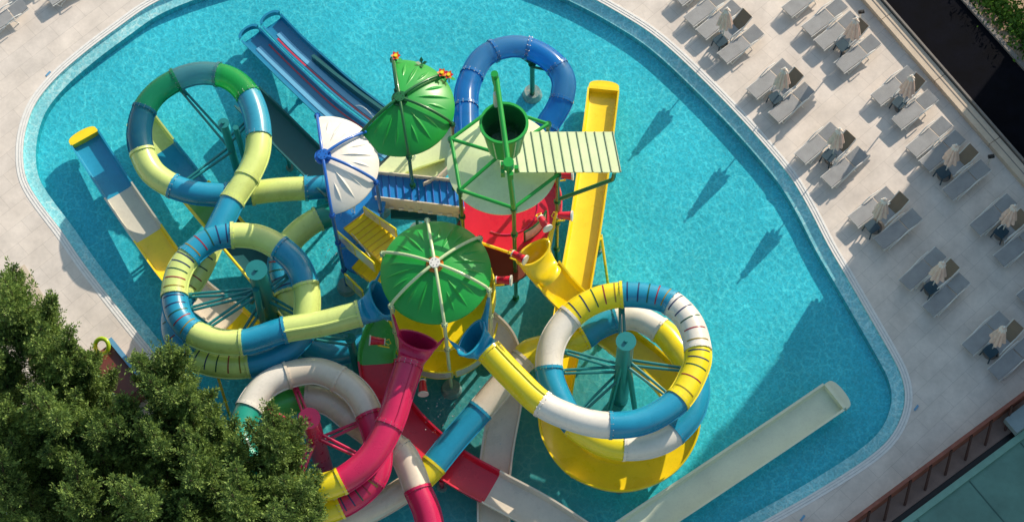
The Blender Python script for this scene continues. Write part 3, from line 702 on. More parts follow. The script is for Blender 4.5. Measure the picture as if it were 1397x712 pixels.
# yellow steps from the blue landing up to the yellow deck
ys = thing('step_flight', 'yellow ribbed steps with yellow framed side panels below the cream umbrella', 'stairs', at(490, 330, 0))
a_, b_ = at(469, 312, 2.95), at(520, 356, 3.3); w_ = at(499, 290, 2.95)-at(469, 312, 2.95); w_.z = 0
flight(ys, a_, b_, w_, 'yellow', 8)
rail_wall(ys, at(461, 325, 2.75), at(513, 370, 3.1), .72, 'cream', 'lemon'); rail_wall(ys, at(499, 292, 2.95), at(542, 322, 3.35), .6, 'cream', 'lemon')
ys2 = thing('step_flight', 'short lower yellow steps half hidden beside the blue funnel', 'stairs', at(495, 380, 0))
a_, b_ = at(480, 366, 1.25), at(515, 390, 1.9); flight(ys2, a_, b_, Vector((.55, .65, 0)), 'yellow', 5)
rail_wall(ys2, at(474, 385, 1.1), at(497, 407, 1.4), .75, 'cream', 'lemon')

# ------------------------------------------------------------------ bucket tower
bt = thing('bucket_frame', 'tall green pipe frame that carries the tipping bucket above the red platform', 'frame', (T2.x, T2.y, FLOOR))
for k in (1, 2, 3, 4, 5, 0):
    p = hexp(T2, k); mb = MB(); mb.bar(p+Vector((0, 0, FLOOR)), p+Vector((0, 0, 7.05)), .07, 'darkgreen', 12); po = mb.build('post', bt)
    fl = MB()
    for z in (FLOOR+.1, 1.2, DK-.05, 5.0, 7.0): fl.bar(p+Vector((0, 0, z-.06)), p+Vector((0, 0, z+.06)), .115, 'darkgreen', 12)
    fl.build('flange', po)
    mb = MB(); q = hexp(T2, (k+1) % 6)
    mb.bar(p+Vector((0, 0, 7.05)), q+Vector((0, 0, 7.05)), .06, 'green', 10) if k in (4, 5, 0, 2, 3) else None
    if mb.v: mb.build('ring_beam', bt)
    if k in (4, 5, 1):
        mb = MB(); mb.bar(p+Vector((0, 0, 7.05)), T2+Vector((-.1, -.05, 7.35)), .06, 'green', 10); mb.build('spoke_beam', bt)
mt = hexp(T2, 3); mtop = at(694, 226, 10.7); back = at(677, 106, 10.9)
mb = MB(); mb.bar(mt+Vector((0, 0, 7.0)), mtop, .085, 'green', 12); mb.bar(Vector((mtop.x, mtop.y, 10.6)), back, .085, 'green', 12); mb.build('mast', bt)
mb = MB(); mb.bar(mtop-Vector((0, 0, .1)), mtop+Vector((0, 0, .25)), .16, 'green', 12)
for a in range(5): mb.box(mtop+Vector((.22*math.cos(a*1.256), .22*math.sin(a*1.256), -.25)), (.12, .12, .3), 'green')
mb.build('mast_head', bt)
mb = MB(); bk0 = hexp(T2, 0); mb.bar(Vector((back.x, back.y, 10.9)), bk0+Vector((0, 0, 7.05)), .07, 'green', 10); mb.bar(back+Vector((-.05, 0, .25)), back-Vector((0, 0, .4)), .11, 'green', 10); mb.build('rear_mast', bt)
mb = MB(); sp = at(676, 134, 10.5); mb.bar(sp+Vector((0, 0, .3)), sp-Vector((0, 0, .5)), .07, 'whitepaint', 10); mb.build('water_inlet', bt)
rb = MB(); rb.bar(T2+Vector((-.1, -.05, 7.3)), T2+Vector((-.1, -.05, 7.5)), .12, 'red', 12); rb.build('centre_cap', bt)
# dish roof
rf = thing('dish_roof', 'round pale green dish roof below the tipping bucket', 'roof', (T2.x, T2.y, 6.9))
rows = []
for i in range(9):
    r = 1.74*i/8+.01; rows.append([Vector((T2.x-.06+r*math.cos(2*PI*j/72), T2.y+r*math.sin(2*PI*j/72)-.02, 6.95-.35*(r/1.74)**1.5)) for j in range(72)])
mb = MB(); mb.grid(rows, 'limecream'); mb.grid([rows[-1], [p-Vector((0, 0, .05)) for p in rows[-1]]], 'limecream'); mb.build('roof_dish', rf, ang=60)
# bucket
bk = at(687.5, 168, 10.1)
bu = thing('tipping_bucket', 'big dark green tipping bucket hanging open above the pale roof', 'bucket', bk)
tl = Matrix.Rotation(R(-6), 3, 'X')
def br_(r, z, n=40): return [bk+tl @ Vector((r*math.cos(2*PI*j/n), r*math.sin(2*PI*j/n), z)) for j in range(n)]
mb = MB(); mb.grid([br_(.50, -1.35), br_(.70, 0)], 'green', True, True); mb.grid([br_(.67, 0), br_(.48, -1.2)], 'darkgreen', True, False, True); mb.build('bucket_shell', bu)
mb = MB(); mb.grid([br_(.66, .03), br_(.74, .03), br_(.74, -.07), br_(.66, -.07), br_(.66, .03)], 'green'); mb.build('rim', bu)
mb = MB(); mb.grid([br_(.57, -.70), br_(.01, -.69)], 'water'); 
mb.build('water_fill', bu)
mb = MB()
for j in range(12):
    a = 2*PI*j/12; mb.bar(bk+tl @ Vector((.51*math.cos(a), .51*math.sin(a), -1.3)), bk+tl @ Vector((.70*math.cos(a), .70*math.sin(a), -.08)), .022, 'palegreen', 6)
mb.build('stave_ridge', bu)
mb = MB(); q = at(690, 182, 10.6); mb.pipe([q, q-Vector((0, .05, .9)), q-Vector((.02, .1, 1.4))], .03, 'jet', 6); mb.build('filling_stream', bu)
# ribbed lean-to roof
sr = thing('ribbed_roof', 'pale green ribbed sheet roof reaching out over the yellow slide', 'roof', at(760, 210, 6.0))
z1_, z0_ = 7.35, 7.5
TL, TR, BR, BL = at(676, 180, z1_), at(837, 180, z1_), at(848, 235, z0_), at(684, 235, z0_)
NPN = 13
for i in range(NPN):
    u0, u1 = i/NPN, (i+1)/NPN; a, b, c_, d_ = TL.lerp(TR, u0), TL.lerp(TR, u1-.012), BL.lerp(BR, u1-.012), BL.lerp(BR, u0)
    mb = MB(); mb.quadbox(d_, c_, b, a, .05, 'limecream')
    e0, e1 = BL.lerp(BR, u1-.006), TL.lerp(TR, u1-.006); mb.bar(e0+Vector((0, 0, .01)), e1+Vector((0, 0, .01)), .024, 'darkgreen', 6)
    mb.build('roof_sheet', sr, smooth=False)
mb = MB(); e = at(838, 240, 6.35); p2 = hexp(T2, 2)
mb.pipe(spline([at(838, 236, 6.5), at(836, 244, 6.15), at(828, 248, 6.0), p2+Vector((.05, 0, 5.2))], 5), .07, 'darkgreen', 10); mb.build('bracket_arm', sr)

def wing_tips(c0, ka, kb, fr0, za, zb):
    """post points for the two wings, the one on the funnel's own right first"""
    A = hexp(c0, ka)+Vector((0, 0, za)); B = hexp(c0, kb)+Vector((0, 0, zb)); f = fr0[0]-(A+B)/2; f.z = 0
    sd = f.normalized().cross(Vector((0, 0, 1)))
    return (A, B) if (A-B).dot(sd) > 0 else (B, A)
# ------------------------------------------------------------------ closed flumes
Zs = .86
def sc(l): return [(x, y, z*Zs if z > 0 else z, m) for x, y, z, m in l]
def post_support(root, cap, m, r, fr, targets, foot=FLOOR, braces=True, rr=.05, tr=.41):
    """centre column with pairs of arms to the flume rings"""
    c = at(*cap); b = Vector((c.x, c.y, foot)); mb = MB()
    mb.bar(b, c, r, m, 20); col = mb.build('column', root)
    mb = MB(); mb.bar(c, c+Vector((0, 0, .05)), r+.05, m, 20); mb.bar(c+Vector((0, 0, .05)), c+Vector((0, 0, .14)), .06, m, 8); mb.build('cap', col)
    for px, py in targets:
        best = min(fr, key=lambda f: (proj(f[0])[0]-px)**2+(proj(f[0])[1]-py)**2)
        p = best[0]-Vector((0, 0, tr*.8)); e = (p-b); e.z = 0; e.normalize(); q = p-e*(tr*.4)
        za = p.z
        mb = MB(); s_ = Vector((-e.y, e.x, 0))*.16
        mb.bar(Vector((b.x, b.y, za-.05))+s_*.6, q+s_*.3, rr, m, 8); mb.bar(Vector((b.x, b.y, za-.05))-s_*.6, q-s_*.3, rr, m, 8)
        mb.bar(q-e*.35, q+e*.1, rr*1.7, m, 8); mb.build('arm', root)
    return c
def proj(p):
    v = Vector(p)-CAM; dz = v.dot(fwd); return (698.5+FPX*v.dot(RTV)/dz, 356-FPX*v.dot(UPV)/dz)
def leg(root, px, py, z, m, r=.06, foot=True, name='leg'):
    p = at(px, py, z); mb = MB(); mb.bar(Vector((p.x, p.y, FLOOR)), p, r, m, 8)
    if foot: mb.bar(Vector((p.x, p.y, FLOOR)), Vector((p.x, p.y, FLOOR+.12)), r*2.2, 'pool_fitting', 12)
    mb.build(name, root)

# right flume
fl1 = thing('tube_slide', 'yellow, cream and blue striped tube slide coiling twice around the right teal column', 'water slide', at(850, 560))
ctr = sc([(668, 480, 4.75, 'lemon'), (700, 514, 4.65, None), (740, 551, 4.55, 'white_gel'), (788, 572, 4.45, None), (833, 580, 4.4, 'teal'), (882, 573, 4.3, None), (925, 545, 4.2, 'lemon*'), (948, 505, 4.1, None), (952, 477, 4.05, 'white_gel*'),
          (941, 440, 3.95, None), (915, 413, 3.85, 'teal*'), (885, 404, 3.8, None), (848, 402, 3.75, 'lemon*'), (812, 410, 3.65, None), (778, 432, 3.55, 'white_gel'), (755, 465, 3.45, None), (749, 503, 3.3, 'teal'), (760, 540, 3.15, None),
          (785, 580, 2.95, 'lemon'), (818, 602, 2.85, None), (852, 610, 2.75, 'white_gel'), (890, 606, 2.7, None), (920, 590, 2.65, 'teal'), (945, 558, 2.6, None), (948, 515, 2.5, 'lemon'), (920, 470, 2.45, None), (900, 450, 2.4, 'white_gel'),
          (868, 434, 2.38, None), (840, 436, 2.3, 'teal'), (812, 448, 2.25, None), (796, 460, 2.2, 'lemon'), (770, 470, 2.15, None), (728, 478, 2.05, None), (714, 490, 2.0, 'cream'), (684, 525, 1.85, None), (655, 560, 1.7, 'teal'), (618, 602, 1.55, None), (592, 634, 1.42, 'lemon'),
          (577, 650, 1.36, None), (562, 661, 1.3, 'cream'), (515, 690, 1.1, None), (450, 722, .9, None)])
path1, fr1 = tube_slide(fl1, ctr, .41)
saddle_funnel(fl1, (643, 463, 4.35), fr1[0], 'teal', .41, wing_tips(T1, 3, 2, fr1[0], 4.65, 5.25))
sup1 = thing('support_column', 'teal steel column with radial arms inside the right striped coil', 'support', at(850, 600))
post_support(sup1, (854, 466, 4.95), 'steelteal', .27, fr1, [(948, 500), (925, 545), (749, 503), (752, 470), (850, 402), (775, 575)])
c = at(854, 466, 4.95)
mb = MB()
for dx in (-.45, .5): mb.bar(Vector((c.x, c.y, 4.6)), Vector((c.x+dx, c.y-.6, FLOOR)), .09, 'steelteal', 8)
mb.build('raking_leg', sup1)
# magenta flume
fl2 = thing('tube_slide', 'magenta, yellow and cream tube slide winding around the magenta column near the trees', 'water slide', at(440, 660))
ctr = sc([(558, 498, 4.75, 'magenta'), (545, 538, 4.7, None), (531, 580, 4.6, 'magenta'), (505, 625, 4.5, None), (465, 656, 4.4, 'lemon'), (425, 666, 4.3, None), (385, 662, 4.2, 'seagreen'), (350, 638, 4.1, None), (329, 600, 4.0, None), (340, 557, 3.9, 'white_gel'),
          (362, 527, 3.85, None), (392, 512, 3.8, 'cream'), (430, 506, 3.75, None), (462, 517, 3.7, 'cream'), (488, 537, 3.65, None), (504, 566, 3.55, 'magenta'), (516, 610, 3.45, None), (508, 654, 3.35, 'magenta*'), (463, 689, 3.2, 'lemon'), (405, 700, 3.05, None), (350, 672, 2.95, 'seagreen'), (338, 610, 2.85, None),
          (365, 562, 2.75, 'brightgreen'), (398, 547, 2.7, None), (418, 543, 2.68, 'cream'), (452, 550, 2.65, None), (485, 576, 2.6, None), (515, 597, 2.5, None), (545, 614, 2.45, 'cream'), (560, 640, 2.4, None), (570, 668, 2.35, 'magenta'), (583, 700, 2.2, None), (592, 745, 2.0, None)])
path2, fr2 = tube_slide(fl2, ctr, .42)
saddle_funnel(fl2, (570, 465, 4.35), fr2[0], 'magenta', .42, wing_tips(T1, 3, 4, fr2[0], 4.65, 5.15))
sup2 = thing('support_column', 'magenta steel column with radial arms inside the cream and magenta coil', 'support', at(440, 660))
post_support(sup2, (422, 571, 4.95), 'magenta', .30, fr2, [(504, 566), (500, 620), (345, 545), (335, 610), (400, 660), (395, 512)])
# left long flume
fl3 = thing('tube_slide', 'long lime and teal tube slide looping through the lower and upper left rings', 'water slide', at(330, 460))
ctr = sc([(490, 428, 4.75, 'lime'), (440, 441, 4.65, None), (388, 450, 4.6, 'teal'), (357, 460, 4.55, None), (330, 467, 4.5, 'lime'), (295, 465, 4.45, None), (263, 453, 4.4, 'teal*'), (244, 431, 4.35, None), (238, 403, 4.3, 'lime*'), (243, 374, 4.25, None), (258, 350, 4.2, 'teal*'), (286, 328, 4.15, None), (317, 321, 4.1, 'lime'),
          (352, 324, 4.05, None), (382, 339, 4.0, 'teal'), (405, 361, 3.95, None), (417, 390, 3.85, 'lime'), (419, 422, 3.75, None), (412, 455, 3.65, 'teal'), (382, 484, 3.55, None), (339, 498, 3.45, 'lime*'), (300, 498, 3.4, None), (266, 487, 3.3, 'teal*'), (241, 462, 3.2, None), (238, 428, 3.1, None), (252, 400, 3.08, 'lime*'), (271, 369, 3.04, None), (289, 330, 3.0, 'teal'), (308, 292, 2.97, None),
          (317, 274, 2.96, 'lime'), (328, 257, 2.95, None), (337, 243, 2.92, 'lime'), (350, 214, 2.86, None), (353, 186, 2.8, 'skytube'), (349, 157, 2.74, None), (338, 130, 2.68, 'glassgreen'), (320, 111, 2.62, None), (297, 102, 2.55, 'glassgrey'), (268, 101, 2.5, None), (240, 110, 2.45, 'glassbottle'), (214, 127, 2.4, None), (197, 150, 2.34, 'glassteal'),
          (190, 180, 2.28, None), (194, 208, 2.2, 'lime'), (208, 235, 2.12, None), (236, 254, 2.0, 'teal'), (270, 264, 1.93, None), (310, 266, 1.86, 'teal'), (345, 263, 1.84, 'lime'), (380, 259, 1.82, None), (418, 257, 1.8, 'teal'), (452, 256, 1.75, None), (482, 267, 1.7, None), (474, 286, 1.66, 'seagreen'), (434, 299, 1.6, 'lime'), (405, 320, 1.5, None), (386, 345, 1.4, 'teal*'), (382, 372, 1.3, None), (391, 400, 1.2, 'lime'), (402, 440, 1.1, None), (420, 470, 1.0, 'teal'), (455, 482, .9, None), (500, 470, .85, None), (540, 452, .8, None)])
gel('skytube', (0.035, 0.33, 0.50)); 
path3, fr3 = tube_slide(fl3, ctr, .405)
saddle_funnel(fl3, (521, 410, 4.35), fr3[0], 'teal', .405, wing_tips(T1, 4, 5, fr3[0], 4.5, 4.9))
sup3 = thing('support_column', 'thick teal column with radial arms inside the lower left coil', 'support', at(360, 430))
post_support(sup3, (350, 369, 5.0), 'steelteal', .30, fr3, [(243, 420), (262, 452), (404, 361), (300, 498), (238, 400), (415, 430)])
c = at(350, 369, 5.0); mb = MB(); mb.bar(Vector((c.x-.1, c.y-.35, 4.3)), Vector((c.x-.15, c.y-1.0, FLOOR)), .11, 'steelteal', 8); mb.bar(Vector((c.x-.45, c.y-.1, 2.6)), Vector((c.x, c.y, 4.0)), .09, 'steelteal', 8); mb.build('raking_leg', sup3)
sup4 = thing('support_column', 'slim teal column with long thin arms inside the upper left ring', 'support', at(318, 210))
post_support(sup4, (305, 169, 3.3), 'steelteal', .14, fr3, [(240, 245), (242, 118), (349, 150)], rr=.045)
c = at(305, 169, 3.3); mb = MB(); mb.bar(Vector((c.x+.35, c.y+.05, 2.9)), Vector((c.x+.35, c.y+.05, FLOOR)), .10, 'steelteal', 8); mb.build('raking_leg', sup4)
sup5 = thing('support_column', 'dark teal bracing column hidden under the lime funnel slide', 'support', at(478, 480))
post_support(sup5, (478, 462, 3.2), 'steelteal', .13, fr3, [(440, 441), (412, 455), (500, 470)], tr=.3)
# blue loop near the bucket
fl4 = thing('tube_slide', 'glossy blue horseshoe tube slide behind the tipping bucket', 'water slide', at(700, 150))
ctr = [(640, 215, 3.3, 'glassblue'), (637, 188, 3.15, None), (636, 146, 3.0, 'glassblue'), (637, 124, 2.9, None), (644, 103, 2.82, 'glassslate'), (656, 82, 2.75, None), (673, 70, 2.7, 'glassslate'), (697, 64, 2.6, None), (720, 66, 2.5, 'glassblue'), (742, 76, 2.42, None), (760, 92, 2.35, 'glassslate'), (769, 112, 2.25, None), (766, 136, 2.15, 'glassblue'), (757, 155, 2.0, None), (746, 173, 1.9, 'glassblue'), (736, 205, 1.75, None)]
path4, fr4 = tube_slide(fl4, ctr, .385, flange='tubeblue', seam_first=True)
sup6 = thing('support_column', 'short green post on a round base inside the blue horseshoe tube', 'support', at(728, 110))
c = at(726, 92, 1.6); post_support(sup6, (726, 88, 2.0), 'darkgreen', .09, fr4, [(700, 64), (760, 92)], tr=.38)
mb = MB(); mb.bar(Vector((c.x, c.y, FLOOR)), Vector((c.x, c.y, FLOOR+.3)), .36, 'pool_fitting', 18, .28); mb.build('foot', sup6)

# ------------------------------------------------------------------ open flumes
y1 = thing('open_slide', 'bright yellow open slide curling under the right coil and running up to the top', 'water slide', at(850, 620))
ctr = [(748, 378, 3.25, 'yellow'), (768, 402, 2.7, None), (800, 432, 1.9, None), (842, 466, 1.25, 'yellow'), (890, 503, 1.0, None), (925, 545, .92, None), (930, 590, .85, 'yellow'), (902, 633, .8, None), (848, 652, .75, None), (792, 635, .7, 'yellow'), (762, 597, .65, None), (757, 555, .6, None),
       (763, 510, .52, 'yellow'), (775, 450, .45, None), (788, 375, .38, 'yellow'), (799, 310, .32, None), (809, 240, .25, None), (818, 170, .18, None), (823, 128, .12, None)]
pathY, frY = trough(y1, ctr, .50, .38)
stop_box(y1, frY[-1], .5, .3, 'yellow')
saddle_funnel(y1, (727, 346, 3.75), frY[0], 'yellow', .5, wing_tips(T2, 3, 2, frY[0], 4.0, 4.5), a=.62, b=.36)
for x, y, z in ((819, 325, .5), (925, 610, .8), (846, 655, .6), (742, 560, .5), (760, 410, 2.2), (822, 445, 1.1)): leg(y1, x, y, z, 'yellow', .06)
mb = MB(); mb.bar(at(820, 320, .5), at(830, 392, FLOOR), .05, 'yellow', 8); mb.build('leg', y1)

s1 = thing('open_slide', 'straight open slide in teal, grey and yellow sections at the far left', 'water slide', at(170, 290))
ctr = [(118, 194, .15, 'teal'), (141, 230, .22, None), (163, 264, .3, 'runout_grey'), (203, 322, .42, 'yellow'), (236, 368, .55, None), (266, 400, .62, 'cream'), (300, 427, .75, None), (318, 439, .85, 'yellow'), (345, 462, 1.0, None), (395, 492, 1.2, None)]
gel('runout_grey', (0.64, 0.61, 0.52))
p_, frS = trough(s1, [(x, y, z, m) for x, y, z, m in ctr], .5, .3)
stop_box(s1, (frS[0][0], -frS[0][1], frS[0][2], frS[0][3]), .5, .28, 'yellow')
for x, y, z in ((150, 262, .2), (240, 385, .4), (330, 470, .8)): leg(s1, x, y, z, 'yellow', .05)
s2 = thing('open_slide', 'green and teal open slide with yellow rails passing under the upper left ring', 'water slide', at(270, 290))
ctr = [(196, 172, .15, 'lime'), (222, 206, .2, 'teal'), (252, 244, .3, None), (268, 265, .35, 'brightgreen2'), (300, 303, .5, 'deepteal'), (330, 338, .65, None), (370, 385, .9, 'teal'), (410, 430, 1.2, None)]
gel('brightgreen2', (0.10, 0.42, 0.06))
p_, frS2 = trough(s2, ctr, .48, .3)
stop_box(s2, (frS2[0][0], -frS2[0][1], frS2[0][2], frS2[0][3]), .48, .28, 'lime')
mb = MB(); mb.pipe([f[0]+f[2]*-.55+Vector((0, 0, .33)) for f in frS2[8*3:]], .06, 'lemon', 6); mb.pipe([f[0]+f[2]*.55+Vector((0, 0, .33)) for f in frS2[8*3:]], .06, 'lemon', 6); mb.build('side_rail', s2)
for x, y, z in ((371, 400, 1.6), (345, 350, .5)): leg(s2, x, y, z, 'yellow', .06)
mb = MB(); mb.bar(at(297, 513, 1.6), at(315, 572, FLOOR), .05, 'yellow', 8); mb.build('leg', s2)
s3 = thing('open_slide', 'wide dark green open slide in the shade beside the cream umbrella', 'water slide', at(400, 200))
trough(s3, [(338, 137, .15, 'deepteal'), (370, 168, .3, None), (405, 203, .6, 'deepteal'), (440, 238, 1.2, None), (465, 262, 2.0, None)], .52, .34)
leg(s3, 392, 215, .4, 'steelteal', .06)

# double blue racing slide
db = thing('double_slide', 'blue two lane racing slide with red edge lines running up left from the umbrella', 'water slide', at(430, 100))
def raceline(off, m, prof_w, root, z=0): pass
for nm, ends in (('outer_lane', [(343, 52, .1), (375, 84, .35), (410, 118, .8), (450, 155, 1.4), (500, 192, 2.3), (530, 212, 2.8)]), ('inner_lane', [(372, 33, .1), (402, 64, .35), (438, 97, .8), (478, 132, 1.4), (525, 168, 2.3), (548, 185, 2.8)])):
    ctr = [(x, y, z, 'bluelane' if i in (0, 3) else None) for i, (x, y, z) in enumerate(ends)]
    if 'bluelane' not in MATS: gel('bluelane', (0.006, 0.20, 0.38)); gel('lanelight', (0.16, 0.46, 0.70)); gel('lanered', (0.60, 0.04, 0.08))
    p_, frd = trough(db, ctr, .36, .28)
    mb = MB(); mb.grid([[f[0]+f[2]*a+Vector((0, 0, .035)) for a in (-.02, .18)] for f in frd[3:]], 'lanelight', False); mb.build('wet_strip', db)
    mb = MB(); mb.grid([[f[0]+f[2]*a+Vector((0, 0, .05)) for a in ((-.30, -.24) if nm == 'outer_lane' else (.22, .28))] for f in frd[4:]], 'lanered', False); mb.build('red_line', db)
    mb = MB(); p, d, s, u = frd[0]
    mb.grid([[p-d*(.1+.25*math.cos(R(a)))+s*.42*math.sin(R(a))+Vector((0, 0, z)) for a in range(-90, 91, 15)] for z in (-.05, .34)], 'bluelane', False)
    mb.grid([[p-d*(.1+.25*math.cos(R(a)))*k+s*.42*math.sin(R(a))*k+Vector((0, 0, .34)) for a in range(-90, 91, 15)] for k in (1, .75)], 'bluelane', False); mb.build('end_bumper', db)
mb = MB(); rows = []
for x, y, z in ((426, 84, .5), (455, 108, .95), (490, 135, 1.5), (522, 158, 2.2)):
    p = at(x, y, z); rows.append([p+Vector((0, 0, .42)), p+Vector((.1, .06, .42)), p+Vector((.1, .06, -.1)), p+Vector((0, 0, -.1))])
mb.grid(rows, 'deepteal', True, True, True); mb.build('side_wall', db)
for x, y, z in ((452, 150, 1.2), (410, 115, .5)): leg(db, x, y, z, 'steelteal', .06)

# cream wide slide below the flowered umbrella
cs = thing('open_slide', 'pale cream chute curving down under the flowered green umbrella', 'water slide', at(560, 200))
trough(cs, [(600, 200, 2.85, 'lime'), (565, 212, 2.7, None), (530, 225, 2.3, 'cream'), (495, 228, 1.6, None)], .62, .35)
# green-red-cream open slide
gs = thing('open_slide', 'open slide in green, red and cream sections passing under the magenta tube', 'water slide', at(600, 640))
trough(gs, [(534, 442, 2.0, 'brightgreen'), (520, 468, 1.7, None), (515, 497, 1.4, 'red'), (526, 540, 1.05, None), (560, 588, .75, 'red'), (615, 636, .5, None), (670, 668, .42, 'cream'), (735, 703, .35, None), (800, 745, .3, None)], .56, .42)
leg(gs, 602, 655, .3, 'red', .08)
# cream open slide in the middle
ms = thing('open_slide', 'cream open slide dropping straight down behind the yellow tube', 'water slide', at(680, 620))
trough(ms, [(655, 440, 1.6, 'cream'), (682, 468, 1.3, None), (694, 510, .9, None), (690, 555, .55, 'cream'), (680, 610, .25, None), (674, 665, .05, 'cream'), (674, 740, .0, None)], .48, .32)
# pale run-out lane at the lower right
ro = thing('open_slide', 'long pale green straight run-out lane lying in shaded water at lower right', 'water slide', at(1000, 620))
pR, frR = trough(ro, [(1136, 545, .15, 'runout'), (1070, 590, .18, None), (1010, 630, .2, 'runout'), (950, 670, .24, None), (885, 713, .3, 'runout'), (820, 757, .4, None)], .50, .3, lip=.08)
stop_box(ro, (frR[0][0], -frR[0][1], frR[0][2], frR[0][3]), .52, .3, 'runout')

# ------------------------------------------------------------------ water guns, flowers, jets
def gun(px, py, z, ang, label, withhandle=True):
    p = at(px, py, z); t = thing('water_cannon', label, 'water cannon', p, 0, 'red and white toy water cannons on the railings')
    d = Vector((math.cos(R(ang)), math.sin(R(ang)), .12)).normalized()
    mb = MB(); mb.bar(p-d*.22, p+d*.22, .10, 'red', 14, .15); mb.build('barrel', t)
    mb = MB(); mb.bar(p+d*.22, p+d*.27, .175, 'whitepaint', 14, .18); mb.build('collar', t); mb = MB(); mb.bar(p-d*.25, p-d*.215, .12, 'whitepaint', 14); mb.build('end_cap', t)
    mb = MB(); s = d.cross(Vector((0, 0, 1))).normalized()
    mb.pipe([p-d*.2, p-d*.36+s*.1, p-d*.42-Vector((0, 0, .1)), p-d*.36-s*.1, p-d*.2], .018, 'lemon', 6); mb.build('handle', t)
    mb = MB(); mb.bar(p, p-Vector((0, 0, .4)), .03, 'lemon', 8); mb.bar(p-Vector((0, 0, .4)), p-d*.35-Vector((0, 0, .5)), .03, 'lemon', 6); mb.build('mount', t)
gun(771, 239, 4.3, -5, 'red and white water cannon tucked under the ribbed roof corner')
gun(770, 294, 4.2, -8, 'red and white water cannon pointing right toward the yellow slide')
gun(742, 304, 4.4, -62, 'red and white water cannon on the pale green rail of red deck')
gun(708, 350, 4.3, -35, 'red and white water cannon beside the yellow funnel')
gun(687, 382, 4.2, -8, 'red and white water cannon right of the round green umbrella')
gun(515, 465, 3.2, 175, 'red and white water cannon left of the magenta funnel')
gun(577, 528, 1.9, -88, 'red and white water cannon above the cream lower railing')
def flower(px, py, z, label):
    p = at(px, py, z); t = thing('flower_ornament', label, 'ornament', p)
    mb = MB(); mb.bar(p-Vector((0, 0, .5)), p, .025, 'darkgreen', 6); mb.build('stem', t)
    mb = MB()
    for k in range(6):
        a = 2*PI*k/6; d = Vector((math.cos(a), math.sin(a), .35)); s = Vector((-math.sin(a), math.cos(a), 0))
        mb.add([p, p+d*.09+s*.06, p+d*.17, p+d*.09-s*.06], [(0, 1, 2, 3)], 'orange' if k % 2 else 'red')
    mb.build('petals', t, smooth=False)
    mb = MB(); mb.bar(p, p+Vector((0, 0, .08)), .06, 'lemon', 8); mb.build('centre', t)
    mb = MB()
    for k in range(3):
        a = k*2.1-.4; d = Vector((math.cos(a), math.sin(a), -.1)); s = Vector((-math.sin(a), math.cos(a), 0)); q = p-Vector((0, 0, .12))
        mb.add([q, q+d*.13+s*.06, q+d*.26, q+d*.13-s*.06], [(0, 1, 2, 3)], 'brightgreen')
    mb.build('leaf', t, smooth=False)
flower(540, 77, 5.9, 'orange and red flower at the top tip of the rear green umbrella')
flower(603, 100, 5.9, 'orange flower at the right side of the rear green umbrella')
flower(612, 103, 5.75, 'red flower nearest the blue tube on the rear green umbrella')
mb = MB(); p = at(575, 87, 5.7); mb.bar(p-Vector((0, 0, .4)), p, .03, 'darkgreen', 6)
for k in range(4):
    a = k*1.6; d = Vector((math.cos(a), math.sin(a), .5)); s = Vector((-math.sin(a), math.cos(a), 0)); mb.add([p, p+d*.1+s*.07, p+d*.2, p+d*.1-s*.07], [(0, 1, 2, 3)], 'darkgreen')
tag(mb.build('leaf_ornament', smooth=False), 'small dark green leaf ornament behind the rear umbrella rim', 'ornament')
def jet(px, py, z, h, r, label):
    p = at(px, py, z); mb = MB(); rr = random.Random(int(px*7))
    for k in range(26):
        a = rr.uniform(0, 2*PI); q = p+Vector((math.cos(a)*r*rr.random(), math.sin(a)*r*rr.random(), h*rr.random())); s = rr.uniform(.008, .022)
        mb.bar(q, q+Vector((0, 0, s*3)), s, 'jet', 5)
    mb.bar(p, p+Vector((0, 0, h)), .015, 'jet', 6, .045); tag(mb.build('water_jet'), label, 'water jet')
jet(466, 290, 2.9, .5, .14, 'left foaming water spurt on the blue landing')
jet(484, 289, 2.9, .55, .14, 'right foaming water spurt on the blue landing')
jet(474, 281, 2.9, .3, .1, 'small water spurt behind the two larger ones on the blue landing')
jet(566, 212, 2.9, .5, .12, 'water spurt splashing on the cream chute under the rear umbrella')
def arc_jet(a, b, hgt, label):
    pa, pb = at(*a), at(*b); pts = [pa.lerp(pb, t/16)+Vector((0, 0, hgt*4*(t/16)*(1-t/16))) for t in range(17)]
    mb = MB(); mb.pipe(pts, .012, 'jet', 5); tag(mb.build('water_jet'), label, 'water jet')
def drops(name_, cx, cy, rad, cnt, label):
    rr = random.Random(cnt); mb = MB()
    for k in range(cnt):
        p = at(cx+rr.gauss(0, rad), cy+rr.gauss(0, rad*.8), rr.uniform(0, 1.2)); s_ = rr.uniform(.008, .02); mb.bar(p, p+Vector((0, 0, s_*3)), s_, 'jet', 5)
    o = tag(mb.build('spray'), label, 'spray'); o['kind'] = 'stuff'
drops('spray', 628, 575, 26, 160, 'scattered white spray drops falling in front of the lower yellow platform')
drops('spray', 462, 345, 14, 90, 'scattered white spray drops below the blue landing')
arc_jet((540, 215, 3.2), (478, 150, .5), 1.6, 'thin arc of water over the blue racing lanes')
arc_jet((505, 350, 3.6), (445, 300, .0), .8, 'thin arc of water beside the blue post')

